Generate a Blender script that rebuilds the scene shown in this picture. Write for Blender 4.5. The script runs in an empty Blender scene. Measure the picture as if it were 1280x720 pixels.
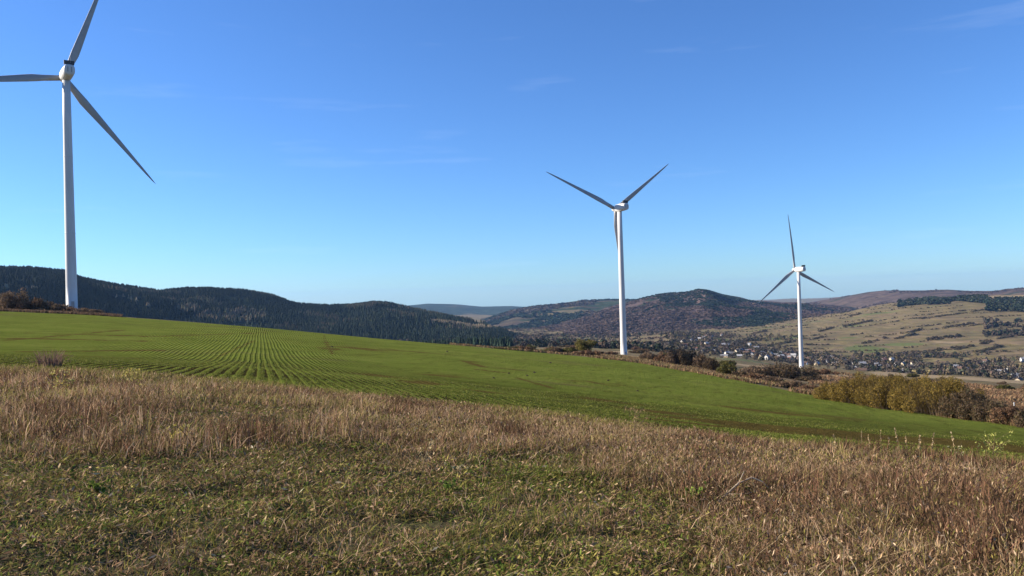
import bpy, math, random
import numpy as np
from mathutils import Matrix, Vector, Euler

rng = np.random.default_rng(7)
random.seed(7)
SC = bpy.context.scene
COL = SC.collection
R = math.radians

# ------------------------------------------------------------------ camera
F = 1000.0                 # focal length in pixels of a 1280 px wide frame
CAM = np.array([0.0, 0.0, 1.75])
PITCH, ROLL = R(0.46), R(1.7)
cam = bpy.data.objects.new('camera', bpy.data.cameras.new('camera'))
COL.objects.link(cam)
cam.data.sensor_width = 36.0
cam.data.lens = 36.0 * F / 1280.0
cam.data.clip_start = 0.1
cam.data.clip_end = 60000
CAMROT = (Matrix.Rotation(math.pi / 2 + PITCH, 4, 'X') @ Matrix.Rotation(-ROLL, 4, 'Z'))
cam.matrix_world = Matrix.Translation(Vector(CAM)) @ CAMROT
SC.camera = cam
CR = np.array(CAMROT.to_3x3())

# ------------------------------------------------------------------ light
SUN_AZ, SUN_EL = R(-82), R(25)      # azimuth clockwise from +Y
world = bpy.data.worlds.new('World')
SC.world = world
world.use_nodes = True
wn = world.node_tree
bg = wn.nodes['Background']
sky = wn.nodes.new('ShaderNodeTexSky')
sky.sky_type = 'NISHITA'
sky.sun_disc = False
sky.sun_elevation = SUN_EL
sky.sun_rotation = SUN_AZ
sky.altitude = 600
sky.air_density = 1.0
sky.dust_density = 0.15
sky.ozone_density = 3.0
hs = wn.nodes.new('ShaderNodeHueSaturation')
hs.inputs['Saturation'].default_value = 1.0
wn.links.new(sky.outputs[0], hs.inputs['Color'])
# thin high cirrus streaks mixed into the sky
wtc = wn.nodes.new('ShaderNodeTexCoord')
wmp = wn.nodes.new('ShaderNodeMapping')
wmp.inputs['Scale'].default_value = (2.2, 2.2, 22.0)
wmp.inputs['Rotation'].default_value = (0.0, 0.06, 0.0)
wns = wn.nodes.new('ShaderNodeTexNoise')
wns.inputs['Scale'].default_value = 1.6
wns.inputs['Detail'].default_value = 5
wns.inputs['Roughness'].default_value = 0.55
wrp = wn.nodes.new('ShaderNodeMapRange')
wrp.inputs['From Min'].default_value = 0.62
wrp.inputs['From Max'].default_value = 0.82
wrp.inputs['To Max'].default_value = 0.09
wmx = wn.nodes.new('ShaderNodeMix')
wmx.data_type = 'RGBA'
wmx.inputs['B'].default_value = (7.5, 8.2, 9.0, 1)
wn.links.new(wtc.outputs['Generated'], wmp.inputs['Vector'])
wn.links.new(wmp.outputs[0], wns.inputs['Vector'])
wn.links.new(wns.outputs['Fac'], wrp.inputs['Value'])
wn.links.new(wrp.outputs[0], wmx.inputs['Factor'])
wtn = wn.nodes.new('ShaderNodeMix')
wtn.data_type = 'RGBA'; wtn.blend_type = 'MULTIPLY'; wtn.inputs['Factor'].default_value = 1.0
wtn.inputs['B'].default_value = (0.49, 0.75, 1.12, 1)
wn.links.new(hs.outputs[0], wtn.inputs['A'])
wn.links.new(wtn.outputs['Result'], wmx.inputs['A'])
wn.links.new(wmx.outputs['Result'], bg.inputs['Color'])
bg.inputs['Strength'].default_value = 0.075

sl = bpy.data.lights.new('sun', 'SUN')
sl.energy = 5.0
sl.angle = R(0.53)
sl.color = (1.0, 0.90, 0.76)
sun = bpy.data.objects.new('sun', sl)
COL.objects.link(sun)
sdir = Vector((math.sin(SUN_AZ) * math.cos(SUN_EL), math.cos(SUN_AZ) * math.cos(SUN_EL), math.sin(SUN_EL)))
sun.rotation_euler = sdir.to_track_quat('Z', 'Y').to_euler()
sun.location = sdir * 100

SC.view_settings.view_transform = 'Standard'
SC.view_settings.look = 'None'
SC.view_settings.gamma = 1.0
SC.view_settings.exposure = 1.15
SC.cycles.max_bounces = 6
SC.cycles.diffuse_bounces = 2
SC.cycles.transparent_max_bounces = 8
SC.cycles.volume_bounces = 0

# ------------------------------------------------------------------ maths helpers
def raydir(px, py):
    v = CR @ np.array([(px - 640.0) / F, -(py - 360.0) / F, -1.0])
    return v / np.linalg.norm(v)

def pix(px, py):
    """azimuth (deg, clockwise from +Y) and tangent of elevation of a pixel"""
    d = raydir(px, py)
    return math.degrees(math.atan2(d[0], d[1])), d[2] / math.hypot(d[0], d[1])

def _hash(ix, iy, s):
    h = (ix * 374761393 + iy * 668265263 + s * 2147483647) & 0xffffffff
    h = ((h ^ (h >> 13)) * 1274126177) & 0xffffffff
    return ((h ^ (h >> 16)) & 0xffff) / 65535.0

def vnoise(x, y, s=0):
    x = np.asarray(x, float); y = np.asarray(y, float)
    ix = np.floor(x).astype(np.int64); iy = np.floor(y).astype(np.int64)
    fx = x - ix; fy = y - iy
    fx = fx * fx * (3 - 2 * fx); fy = fy * fy * (3 - 2 * fy)
    a = _hash(ix, iy, s); b = _hash(ix + 1, iy, s); c = _hash(ix, iy + 1, s); d = _hash(ix + 1, iy + 1, s)
    return (a * (1 - fx) + b * fx) * (1 - fy) + (c * (1 - fx) + d * fx) * fy

def fbm(x, y, o=4, s=0):
    t = 0; a = 0.5; n = 0
    for k in range(o):
        t = t + a * vnoise(x * 2 ** k, y * 2 ** k, s + k * 17); n += a; a *= 0.5
    return t / n                       # 0..1, mean .5

# ------------------------------------------------------------------ scene helpers
def tag(o, label=None, cat=None, group=None, kind=None):
    if label: o['label'] = label
    if cat: o['category'] = cat
    if group: o['group'] = group
    if kind: o['kind'] = kind
    return o

def empty(name, loc=(0, 0, 0), rz=0.0):
    o = bpy.data.objects.new(name, None)
    COL.objects.link(o)
    o.location = loc
    o.rotation_euler = (0, 0, rz)
    o.empty_display_size = 0.2
    return o

def link(name, me, parent=None, loc=None):
    o = bpy.data.objects.new(name, me)
    COL.objects.link(o)
    if parent is not None: o.parent = parent
    if loc is not None: o.location = loc
    return o

def mesh(name, verts, faces=None, mat=None, colors=None, smooth=False, flat=None):
    """faces: list of (M,k) int arrays (or one); quick mesh from numpy"""
    me = bpy.data.meshes.new(name)
    verts = np.ascontiguousarray(verts, dtype=np.float32)
    if not isinstance(faces, list): faces = [faces]
    faces = [np.ascontiguousarray(f, dtype=np.int32) for f in faces if f is not None and len(f)]
    nl = sum(f.size for f in faces); nf = sum(len(f) for f in faces)
    me.vertices.add(len(verts)); me.vertices.foreach_set('co', verts.ravel())
    me.loops.add(nl); me.polygons.add(nf)
    me.loops.foreach_set('vertex_index', np.concatenate([f.ravel() for f in faces]))
    tot = np.concatenate([np.full(len(f), f.shape[1], np.int32) for f in faces])
    st = np.concatenate([[0], np.cumsum(tot)[:-1]]).astype(np.int32)
    me.polygons.foreach_set('loop_start', st)
    try: me.polygons.foreach_set('loop_total', tot)
    except Exception: pass
    me.polygons.foreach_set('use_smooth', np.full(nf, smooth, dtype=bool))
    if colors is not None:
        ca = me.color_attributes.new('tint', 'FLOAT_COLOR', 'POINT')
        c = np.ones((len(verts), 4), np.float32); c[:, :3] = colors
        ca.data.foreach_set('color', c.ravel())
    me.update(calc_edges=True)
    me.validate()
    if mat is not None: me.materials.append(mat)
    return me

class MB:
    """collects primitive shapes into one mesh"""
    def __init__(s): s.v = []; s.f = []
    def add(s, v, f):
        b = len(s.v); s.v += [tuple(p) for p in v]; s.f += [tuple(i + b for i in q) for q in f]
    def box(s, c, d, rz=0.0):
        x, y, z = [k / 2 for k in d]; ca, sa = math.cos(rz), math.sin(rz)
        v = []
        for dz in (-z, z):
            for dx, dy in ((-x, -y), (x, -y), (x, y), (-x, y)):
                v.append((c[0] + dx * ca - dy * sa, c[1] + dx * sa + dy * ca, c[2] + dz))
        s.add(v, [(3, 2, 1, 0), (4, 5, 6, 7), (0, 1, 5, 4), (1, 2, 6, 5), (2, 3, 7, 6), (3, 0, 4, 7)])
    def tube(s, pts, rad, n=8, cap=True):
        pts = [Vector(p) for p in pts]; rings = []
        for i, p in enumerate(pts):
            t = (pts[min(i + 1, len(pts) - 1)] - pts[max(i - 1, 0)]).normalized()
            u = t.orthogonal().normalized() if i == 0 else (u - t * u.dot(t)).normalized()
            w = t.cross(u)
            rings.append([p + (u * math.cos(2 * math.pi * k / n) + w * math.sin(2 * math.pi * k / n)) * rad[i] for k in range(n)])
        v = [q for r_ in rings for q in r_]; f = []
        for i in range(len(pts) - 1):
            for k in range(n):
                f.append((i * n + k, i * n + (k + 1) % n, (i + 1) * n + (k + 1) % n, (i + 1) * n + k))
        if cap:
            f.append(tuple(reversed(range(n)))); f.append(tuple((len(pts) - 1) * n + k for k in range(n)))
        s.add(v, f)
    def mesh(s, name, mat, smooth=False):
        me = bpy.data.meshes.new(name); me.from_pydata(s.v, [], s.f); me.update()
        if smooth:
            for p in me.polygons: p.use_smooth = True
        me.materials.append(mat); return me
    def build(s, name, mat, parent=None, smooth=False):
        return link(name, s.mesh(name, mat, smooth), parent)

# ------------------------------------------------------------------ materials
def new_mat(name, rough=0.8, spec=0.3):
    m = bpy.data.materials.new(name); m.use_nodes = True
    b = m.node_tree.nodes['Principled BSDF']
    b.inputs['Roughness'].default_value = rough
    b.inputs['Specular IOR Level'].default_value = spec
    return m, m.node_tree, b

def noise_node(nt, scale, detail=4, rough=0.55, mapping=None, rot=0.0, dist=0.0):
    tc = nt.nodes.new('ShaderNodeTexCoord')
    n = nt.nodes.new('ShaderNodeTexNoise')
    n.inputs['Scale'].default_value = scale; n.inputs['Detail'].default_value = detail
    n.inputs['Roughness'].default_value = rough; n.inputs['Distortion'].default_value = dist
    if mapping is not None:
        r_ = nt.nodes.new('ShaderNodeMapping'); r_.inputs['Rotation'].default_value = (0, 0, rot)
        mp = nt.nodes.new('ShaderNodeMapping'); mp.inputs['Scale'].default_value = mapping
        nt.links.new(tc.outputs['Object'], r_.inputs['Vector'])
        nt.links.new(r_.outputs[0], mp.inputs['Vector']); nt.links.new(mp.outputs[0], n.inputs['Vector'])
    else:
        nt.links.new(tc.outputs['Object'], n.inputs['Vector'])
    return n.outputs['Fac']

def ramp(nt, fac, stops):
    r_ = nt.nodes.new('ShaderNodeValToRGB')
    e = r_.color_ramp.elements
    while len(e) < len(stops): e.new(0.5)
    for k, (p, c) in enumerate(stops):
        e[k].position = p; e[k].color = (c[0], c[1], c[2], 1)
    nt.links.new(fac, r_.inputs['Fac'])
    return r_.outputs['Color']

def mixc(nt, fac, a, b, mode='MIX'):
    m = nt.nodes.new('ShaderNodeMix'); m.data_type = 'RGBA'; m.blend_type = mode
    for s_, v in (('Factor', fac), ('A', a), ('B', b)):
        if isinstance(v, (int, float)): m.inputs[s_].default_value = v
        elif isinstance(v, (tuple, list)): m.inputs[s_].default_value = (v[0], v[1], v[2], 1)
        else: nt.links.new(v, m.inputs[s_])
    return m.outputs['Result']

def mrange(nt, v, a, b, c=0.0, d=1.0, smooth=False):
    m = nt.nodes.new('ShaderNodeMapRange')
    if smooth: m.interpolation_type = 'SMOOTHSTEP'
    for k, x in zip(('From Min', 'From Max', 'To Min', 'To Max'), (a, b, c, d)): m.inputs[k].default_value = x
    nt.links.new(v, m.inputs['Value']); return m.outputs[0]

def math_(nt, op, a, b=None):
    m = nt.nodes.new('ShaderNodeMath'); m.operation = op
    for k, v in enumerate((a, b)):
        if v is None: continue
        if isinstance(v, (int, float)): m.inputs[k].default_value = v
        else: nt.links.new(v, m.inputs[k])
    return m.outputs[0]

def bump(nt, b, h, strength=0.5, dist=0.1):
    n = nt.nodes.new('ShaderNodeBump'); n.inputs['Strength'].default_value = strength; n.inputs['Distance'].default_value = dist
    nt.links.new(h, n.inputs['Height']); nt.links.new(n.outputs[0], b.inputs['Normal'])

def tint_mat(name, rough=0.85, transl=0.0, spec=0.03):
    """colour from the mesh's own per-leaf tint"""
    m, nt, b = new_mat(name, rough, spec)
    a = nt.nodes.new('ShaderNodeAttribute'); a.attribute_name = 'tint'
    nt.links.new(a.outputs['Color'], b.inputs['Base Color'])
    if transl > 0:
        t = nt.nodes.new('ShaderNodeBsdfTranslucent'); nt.links.new(a.outputs['Color'], t.inputs['Color'])
        mx = nt.nodes.new('ShaderNodeMixShader'); mx.inputs[0].default_value = transl
        nt.links.new(b.outputs[0], mx.inputs[1]); nt.links.new(t.outputs[0], mx.inputs[2])
        nt.links.new(mx.outputs[0], nt.nodes['Material Output'].inputs['Surface'])
    return m

M_GRASS = tint_mat('dry_grass', 0.9, 0.3)
M_LEAF = tint_mat('leaf', 0.9, 0.3)
M_TREE = tint_mat('far_foliage', 0.9, 0.0, 0.05)
M_BARK, nt, b = new_mat('bark', 0.9, 0.1)
nt.links.new(ramp(nt, noise_node(nt, 3.0), [(0.3, (0.035, 0.027, 0.02)), (0.7, (0.10, 0.08, 0.06))]), b.inputs['Base Color'])

# ------------------------------------------------------------------ terrain: rings of known distance
# each ring: list of (image column, image row, ground distance), read from the photograph and turned into ground heights
RINGS = [
    # near ground under the camera is added in code
    [(-100, 462, 30), (0, 466, 29), (160, 470, 27), (320, 485, 25), (480, 503, 23), (640, 520, 21), (800, 540, 19.5), (960, 562, 18), (1120, 578, 17), (1280, 592, 16.5), (1400, 604, 16)],
    [(-100, 432, 80), (0, 434, 80), (160, 440, 78), (320, 445, 75), (480, 462, 70), (640, 480, 62), (800, 502, 55), (960, 524, 48), (1120, 546, 42), (1280, 562, 36), (1400, 575, 33)],
    [(-100, 386, 240), (0, 389, 238), (120, 394, 235), (320, 409, 230), (480, 424, 230), (600, 434, 230), (700, 443, 230), (780, 451, 215), (850, 463, 195), (900, 472, 170), (1000, 492, 135), (1100, 510, 110), (1200, 524, 95), (1280, 535, 85), (1400, 552, 78)],
    [(-100, 392, 330), (0, 393, 330), (320, 417, 330), (480, 432, 330), (600, 436.5, 330), (700, 439, 370), (780, 443.5, 432), (860, 450, 440), (930, 463, 380), (1000, 476, 320), (1100, 488, 280), (1200, 493, 250), (1280, 500, 230), (1400, 515, 220)],
    [(-100, 430, 800), (0, 430, 800), (320, 446, 800), (480, 446, 780), (600, 437, 750), (700, 436, 740), (780, 439, 720), (860, 447, 700), (930, 456, 680), (1000, 460, 680), (1100, 467, 640), (1200, 471, 600), (1280, 477, 600), (1400, 486, 590)],
    [(-100, 425, 1200), (0, 425, 1200), (320, 436, 1200), (480, 438, 1200), (600, 434, 1200), (700, 433, 1200), (780, 435, 1250), (860, 440, 1300), (930, 449, 1200), (1000, 460, 1150), (1100, 468, 1100), (1200, 470, 1100), (1280, 478, 1050), (1400, 486, 1050)],
    [(-100, 412, 1900), (0, 412, 1900), (320, 418, 1900), (480, 424, 2000), (600, 422, 2100), (700, 424, 2100), (780, 424, 2200), (860, 416, 2300), (930, 427, 2000), (1000, 441, 1750), (1100, 447, 1700), (1200, 453, 1600), (1280, 455, 1600), (1400, 458, 1600)],
    [(-100, 395, 3600), (0, 395, 3600), (320, 402, 3600), (480, 406, 3600), (600, 410, 3600), (700, 411, 3400), (780, 411, 3200), (860, 411.5, 3000), (930, 405, 2900), (1000, 400, 3000), (1060, 391, 3100), (1130, 378, 3300), (1200, 373, 3400), (1280, 368, 3600), (1400, 360, 3600)],
    [(-100, 400, 5200), (0, 400, 5200), (640, 402, 5200), (780, 404, 4600), (860, 412, 4200), (930, 410, 4200), (1000, 405, 4300), (1060, 400, 4400), (1130, 388, 4700), (1200, 385, 4800), (1280, 380, 5000), (1400, 372, 5000)],
    [(-100, 396, 14000), (640, 385, 14000), (1400, 362, 14000)],
]
NAZ = 1440
AZT = np.linspace(-180, 180, NAZ, endpoint=False)
def gsm(a, sig_deg):
    k = np.arange(-40, 41) * 0.25
    w = np.exp(-0.5 * (k / sig_deg) ** 2); w /= w.sum()
    ap = np.concatenate([a[-40:], a, a[:40]])
    return np.convolve(ap, w, 'valid')
def ring_table(pts):
    az = []; rr = []; zz = []
    for px, py, r_ in pts:
        a, t = pix(px, py); az.append(a); rr.append(r_); zz.append(CAM[2] + t * r_)
    # same level held out to the sides, blended behind the camera
    az = [-100] + az + [100, 180]
    rr = [rr[0]] + rr + [rr[-1], 0.5 * (rr[0] + rr[-1])]
    zz = [zz[0]] + zz + [zz[-1], 0.5 * (zz[0] + zz[-1])]
    return gsm(np.interp(AZT, az, rr, period=360), 0.9), gsm(np.interp(AZT, az, zz, period=360), 0.9)
TR = [(np.full(NAZ, 0.6), np.zeros(NAZ))] + [ring_table(p) for p in RINGS]
# a ring between the camera and the field edge so the verge falls evenly
rB, zB = TR[1]
TR.insert(1, (np.full(NAZ, 7.0), zB * 0.16))
TR[0] = (np.full(NAZ, 0.6), zB * 0.0)
RT = np.array([t[0] for t in TR]); ZT = np.array([t[1] for t in TR])
NR = len(TR)                                     # rings 0 foot,1 near,2 field edge,3 mid field,4 field far edge,5..
# monotone cubic slopes per column
DR = np.diff(RT, axis=0); SL = np.diff(ZT, axis=0) / DR
DT = np.zeros_like(ZT)
for k in range(1, NR - 1):
    h0, h1 = DR[k - 1], DR[k]; s0, s1 = SL[k - 1], SL[k]
    w1 = 2 * h1 + h0; w2 = h1 + 2 * h0
    same = (s0 * s1) > 0
    with np.errstate(divide='ignore', invalid='ignore'):
        hm = (w1 + w2) / (w1 / s0 + w2 / s1)
    DT[k] = np.where(same, hm, 0)
DT[0] = SL[0]; DT[-1] = SL[-1]

def relief(x, y):
    r_ = np.hypot(x, y)
    n = (fbm(x / 2.5, y / 2.5, 4, 3) - 0.5) * 0.16 * np.clip(r_ / 6, 0.2, 1) * np.clip((60 - r_) / 40, 0.12, 1)
    n = n + (fbm(x / 0.7, y / 0.45, 3, 4) - 0.5) * 0.17 * np.clip((24 - r_) / 12, 0, 1)
    inf_ = np.clip((r_ - 28) / 15, 0, 1) * np.clip((250 - r_) / 60, 0, 1)
    vv_ = -x * math.sin(R(-70)) + y * math.cos(R(-70)); uu_ = x * math.cos(R(-70)) + y * math.sin(R(-70))
    n = n + (fbm(x / 15, y / 7, 3, 6) - 0.5) * 0.26 * inf_ * np.clip(r_ / 80, .5, 1.6)
    n = n + (fbm(x / 60, y / 60, 4, 5) - 0.5) * 7.0 * np.clip((r_ - 260) / 500, 0, 1)
    n = n + (fbm(x / 350, y / 350, 5, 9) - 0.5) * 34.0 * np.clip((r_ - 1500) / 2500, 0, 1)
    return n

def ground_z(x, y):
    x = np.atleast_1d(np.asarray(x, float)); y = np.atleast_1d(np.asarray(y, float))
    r_ = np.maximum(np.hypot(x, y), 0.61); az = np.degrees(np.arctan2(x, y))
    fa = (az + 180) / 0.25; i0 = np.floor(fa).astype(int); w = fa - i0; i0 %= NAZ; i1 = (i0 + 1) % NAZ
    Rk = RT[:, i0] * (1 - w) + RT[:, i1] * w
    k = np.clip((Rk <= r_).sum(0) - 1, 0, NR - 2)
    n = np.arange(len(r_))
    def col(T, kk): return T[kk, i0] * (1 - w) + T[kk, i1] * w
    ra, rb = Rk[k, n], Rk[k + 1, n]; za, zb = col(ZT, k), col(ZT, k + 1); da, db = col(DT, k), col(DT, k + 1)
    h = rb - ra; t = np.clip((r_ - ra) / h, 0, 1)
    z = (2 * t**3 - 3 * t**2 + 1) * za + (t**3 - 2 * t**2 + t) * h * da + (-2 * t**3 + 3 * t**2) * zb + (t**3 - t**2) * h * db
    return z + relief(x, y)

def gz(x, y): return float(ground_z(x, y)[0])

def at(px, dist):
    """ground point in the direction of an image column at a distance"""
    a = R(pix(px, 430)[0]); x, y = dist * math.sin(a), dist * math.cos(a)
    return Vector((x, y, gz(x, y)))

def hit(px, py, r0, r1, n=400):
    """first ground point seen through a pixel between two distances"""
    a, t = pix(px, py); a = R(a)
    rr = np.linspace(r0, r1, n); x = rr * math.sin(a); y = rr * math.cos(a)
    d = ground_z(x, y) - (CAM[2] + t * rr)
    w = np.nonzero(d >= 0)[0]
    k = int(w[0]) if len(w) else int(np.argmax(d))
    return Vector((x[k], y[k], float(ground_z(x[k], y[k])[0])))

AZM = np.concatenate([np.arange(-180, -56, 3.0), np.arange(-56, 56, 0.16), np.arange(56, 180.1, 3.0)])
# bare or brown patches of the field: (column, row, half width in degrees, half depth in ln distance, strength)
BARE = [(412, 436, 1.2, 0.05, 0.55), (455, 436, 2.5, 0.06, 0.6), (520, 440, 3.5, 0.05, 0.5), (470, 470, 3.0, 0.10, 0.5), (525, 478, 2.0, 0.10, 0.6), (590, 452, 1.2, 0.02, 0.5), (640, 462, 1.5, 0.02, 0.5),
        (820, 515, 4, 0.07, 0.7), (900, 528, 5, 0.10, 1.0), (1000, 538, 5, 0.11, 1.1), (1090, 546, 5, 0.12, 1.1), (1180, 553, 5, 0.12, 1.1), (1260, 562, 4, 0.12, 1.1), (960, 515, 6, 0.06, 0.5), (1050, 522, 5, 0.05, 0.45), (750, 500, 4, .06, .5),
        (60, 424, 7, 0.02, 0.6), (130, 419, 5, 0.02, 0.6), (90, 445, 5, 0.03, 0.45), (740, 478, 4, 0.04, 0.4), (20, 447, 5, 0.03, .45), (560, 470, 3, .05, .5), (610, 490, 3, .06, .5)]
def streak(x0, y0, x1, y1, n, wa, wr_, s_):
    for k in range(n):
        f = k / (n - 1); BARE.append((x0 + (x1 - x0) * f, y0 + (y1 - y0) * f, wa, wr_, s_))
streak(236, 462, 318, 426, 22, .16, .018, .75)         # wheel track up the left of the rows
streak(404, 417, 408, 428, 6, .10, .03, .6); streak(408, 428, 415, 442, 6, .2, .03, .7)          # washed-out gully
streak(582, 452, 604, 459, 8, .3, .012, 1.3); streak(648, 473, 690, 485, 9, .3, .012, 1.2); streak(596, 462, 630, 466, 6, .3, .008, .9)
streak(5, 426, 150, 413, 24, .4, .009, .7); streak(180, 421, 330, 416, 20, .4, .010, .7); streak(20, 440, 200, 438, 22, .4, .012, .8); streak(810, 524, 1270, 570, 40, .7, .020, 1.2)
LUSH = [(1082, 437, 1.6, .05, 1), (1130, 430, 2.0, .03, .8), (1060, 422, 1.5, .03, .6), (900, 424, 1.5, .03, .7), (960, 410, 3, .04, .5)]
PALE = [(950, 458, 2.2, .10, 1), (1045, 470, 2.0, .12, 1), (1150, 469, 3.5, .10, .9), (1240, 474, 3, .12, .9), (790, 441, 2.0, .03, 1), (1000, 466, 2, .08, .8), (690, 440, 2.5, .04, .8), (640, 402, 2, .06, .9), (675, 395, 2, .05, .8), (1110, 400, 3, .03, .5), (1245, 371, 2.5, .03, .9), (1180, 428, 2.5, .015, .7), (1060, 440, 2, .015, .6)]
def ellipse_amount(lst, x, y, r0, r1):
    az = np.degrees(np.arctan2(x, y)); lr = np.log(np.hypot(x, y)); o = np.zeros_like(az)
    for px, py, wa, wr_, s_ in lst:
        q = hit(px, py, r0, r1, 600); a_, l_ = math.degrees(math.atan2(q.x, q.y)), math.log(math.hypot(q.x, q.y))
        o = np.maximum(o, s_ * np.exp(-((az - a_) / wa) ** 2 - ((lr - l_ - (az - a_) * 0.0) / wr_) ** 2))
    return o
_bp = None
def bare_amount(x, y):
    global _bp
    if _bp is None:
        _bp = []
        for px, py, wa, wr_, s_ in BARE:
            q = hit(px, py, 15, 300, 600); _bp.append((math.degrees(math.atan2(q.x, q.y)), math.log(math.hypot(q.x, q.y)), wa, wr_, s_))
    az = np.degrees(np.arctan2(x, y)); lr = np.log(np.hypot(x, y)); o = np.zeros_like(az)
    for a_, l_, wa, wr_, s_ in _bp: o = np.maximum(o, s_ * np.exp(-((az - a_) / wa) ** 2 - ((lr - l_) / wr_) ** 2))
    return o

def sheet(name, k0, k1, steps, mat):
    i = (AZM + 180) / 0.25; i0 = np.floor(i).astype(int); w = i - i0; i0 = i0 % NAZ; i1 = (i0 + 1) % NAZ
    V = []
    for k in range(k0, k1):
        ra = RT[k, i0] * (1 - w) + RT[k, i1] * w; rb = RT[k + 1, i0] * (1 - w) + RT[k + 1, i1] * w
        n = steps[k - k0]
        for s in range(n + (1 if k == k1 - 1 else 0)):
            r_ = ra * (rb / ra) ** (s / n)
            x = r_ * np.sin(np.radians(AZM)); y = r_ * np.cos(np.radians(AZM))
            V.append(np.stack([x, y, ground_z(x, y)], 1))
    if k0 == 0:
        pass
    V = np.array(V); nr, na = V.shape[:2]
    V[:, -1] = V[:, 0]
    idx = np.arange(nr * na).reshape(nr, na)
    f = np.stack([idx[:-1, :-1], idx[:-1, 1:], idx[1:, 1:], idx[1:, :-1]], -1).reshape(-1, 4)[:, ::-1]
    faces = [f]
    vv = V.reshape(-1, 3)
    if k0 == 0:
        vv = np.vstack([vv, [[0, 0, 0]]]); c = len(vv) - 1
        faces.append(np.stack([np.full(na - 1, c), idx[0, 1:], idx[0, :-1]], 1))
    me = mesh(name, vv, faces, mat, smooth=True)
    if name == 'green_field':
        at_ = me.attributes.new('bare', 'FLOAT', 'POINT'); at_.data.foreach_set('value', bare_amount(vv[:, 0], vv[:, 1]).astype(np.float32))
    if name == 'valley_ground':
        for nm_, ls_ in (('lush', LUSH), ('pale', PALE)):
            at_ = me.attributes.new(nm_, 'FLOAT', 'POINT'); at_.data.foreach_set('value', ellipse_amount(ls_, vv[:, 0], vv[:, 1], 240, 3800).astype(np.float32))
    o = link(name, me)
    tag(o, kind='structure'); return o

# materials of the ground
M_VERGE, nt, b = new_mat('verge_soil', 0.95, 0.1)
c1 = ramp(nt, noise_node(nt, 1.3, 6, 0.6), [(0.3, (0.045, 0.032, 0.02)), (0.5, (0.085, 0.075, 0.032)), (0.7, (0.12, 0.09, 0.05))])
c2 = mixc(nt, mrange(nt, noise_node(nt, 9, 5, 0.7), 0.45, 0.65), c1, (0.05, 0.065, 0.02))
nt.links.new(c2, b.inputs['Base Color'])
bump(nt, b, noise_node(nt, 14, 6, 0.7), 0.8, 0.08)

ROW_AZ = -17.5
ROW_SP = 0.42
M_FIELD, nt, b = new_mat('field_crop', 0.95, 0.0)
tc = nt.nodes.new('ShaderNodeTexCoord')
rot = nt.nodes.new('ShaderNodeMapping'); rot.inputs['Rotation'].default_value = (0, 0, R(ROW_AZ))
nt.links.new(tc.outputs['Object'], rot.inputs['Vector'])
sep = nt.nodes.new('ShaderNodeSeparateXYZ'); nt.links.new(rot.outputs[0], sep.inputs[0])
wig = noise_node(nt, 0.05, 2, 0.5)
u = math_(nt, 'ADD', sep.outputs['X'], math_(nt, 'MULTIPLY', wig, 0.5))
rows = math_(nt, 'SINE', math_(nt, 'MULTIPLY', u, 2 * math.pi / ROW_SP))
rowm = mrange(nt, rows, -0.2, 0.7)
g1 = ramp(nt, noise_node(nt, 0.09, 5, 0.6), [(0.3, (0.105, 0.140, 0.024)), (0.55, (0.142, 0.178, 0.032)), (0.75, (0.175, 0.20, 0.044))])
# cross streaks of the headland drilling, running across the slope
g2 = mixc(nt, mrange(nt, noise_node(nt, 1.0, 4, 0.6, (0.03, 0.7, 1), R(-70)), 0.52, 0.68, 0, 0.55), g1, (0.07, 0.07, 0.018))
g3a = mixc(nt, mrange(nt, noise_node(nt, 1.6, 7, 0.8), 0.48, 0.66, 0, 0.7), g2, (0.18, 0.17, 0.045))
g3 = mixc(nt, mrange(nt, noise_node(nt, 0.9, 6, 0.75, (0.3, 1.3, 1), R(-78)), 0.56, 0.66, 0, 0.75), g3a, (0.045, 0.05, 0.012))
# bare brownish patches
g4 = mixc(nt, mrange(nt, noise_node(nt, 0.035, 6, 0.65, (1, 1.6, 1), R(20)), 0.56, 0.66, 0, 0.6), g3, (0.11, 0.085, 0.04))
soil = ramp(nt, noise_node(nt, 6, 4), [(0.3, (0.022, 0.022, 0.008)), (0.7, (0.05, 0.042, 0.018))])
# rows show in the strip nearest the verge
geo = nt.nodes.new('ShaderNodeNewGeometry')
ln = nt.nodes.new('ShaderNodeVectorMath'); ln.operation = 'LENGTH'; nt.links.new(geo.outputs['Position'], ln.inputs[0])
near = mrange(nt, ln.outputs['Value'], 34, 88, 1.0, 0.04, True)
rowfac = math_(nt, 'MULTIPLY', math_(nt, 'SUBTRACT', 1.0, rowm), math_(nt, 'MULTIPLY', near, mrange(nt, noise_node(nt, 0.07, 3), 0.38, 0.5)))
at_ = nt.nodes.new('ShaderNodeAttribute'); at_.attribute_name = 'bare'
bare = mrange(nt, math_(nt, 'ADD', at_.outputs['Fac'], math_(nt, 'MULTIPLY', math_(nt, 'SUBTRACT', noise_node(nt, 0.6, 6, 0.75, (0.35, 1, 1), R(60)), 0.5), 1.3)), 0.22, 0.5, 0, 0.9)
g5 = mixc(nt, bare, mixc(nt, rowfac, g4, soil), mixc(nt, noise_node(nt, 4, 5, 0.7), (0.045, 0.034, 0.012), (0.15, 0.108, 0.035)))
nt.links.new(g5, b.inputs['Base Color'])
hsum = math_(nt, 'ADD', math_(nt, 'MULTIPLY', rowm, 0.7), noise_node(nt, 5, 6, 0.75))
bump(nt, b, math_(nt, 'ADD', hsum, math_(nt, 'MULTIPLY', noise_node(nt, 0.8, 6, 0.7, (0.5, 1.2, 1), R(-75)), 3.0)), 1.0, 0.28)

M_VALLEY, nt, b = new_mat('valley_ground', 0.95, 0.05)
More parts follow.
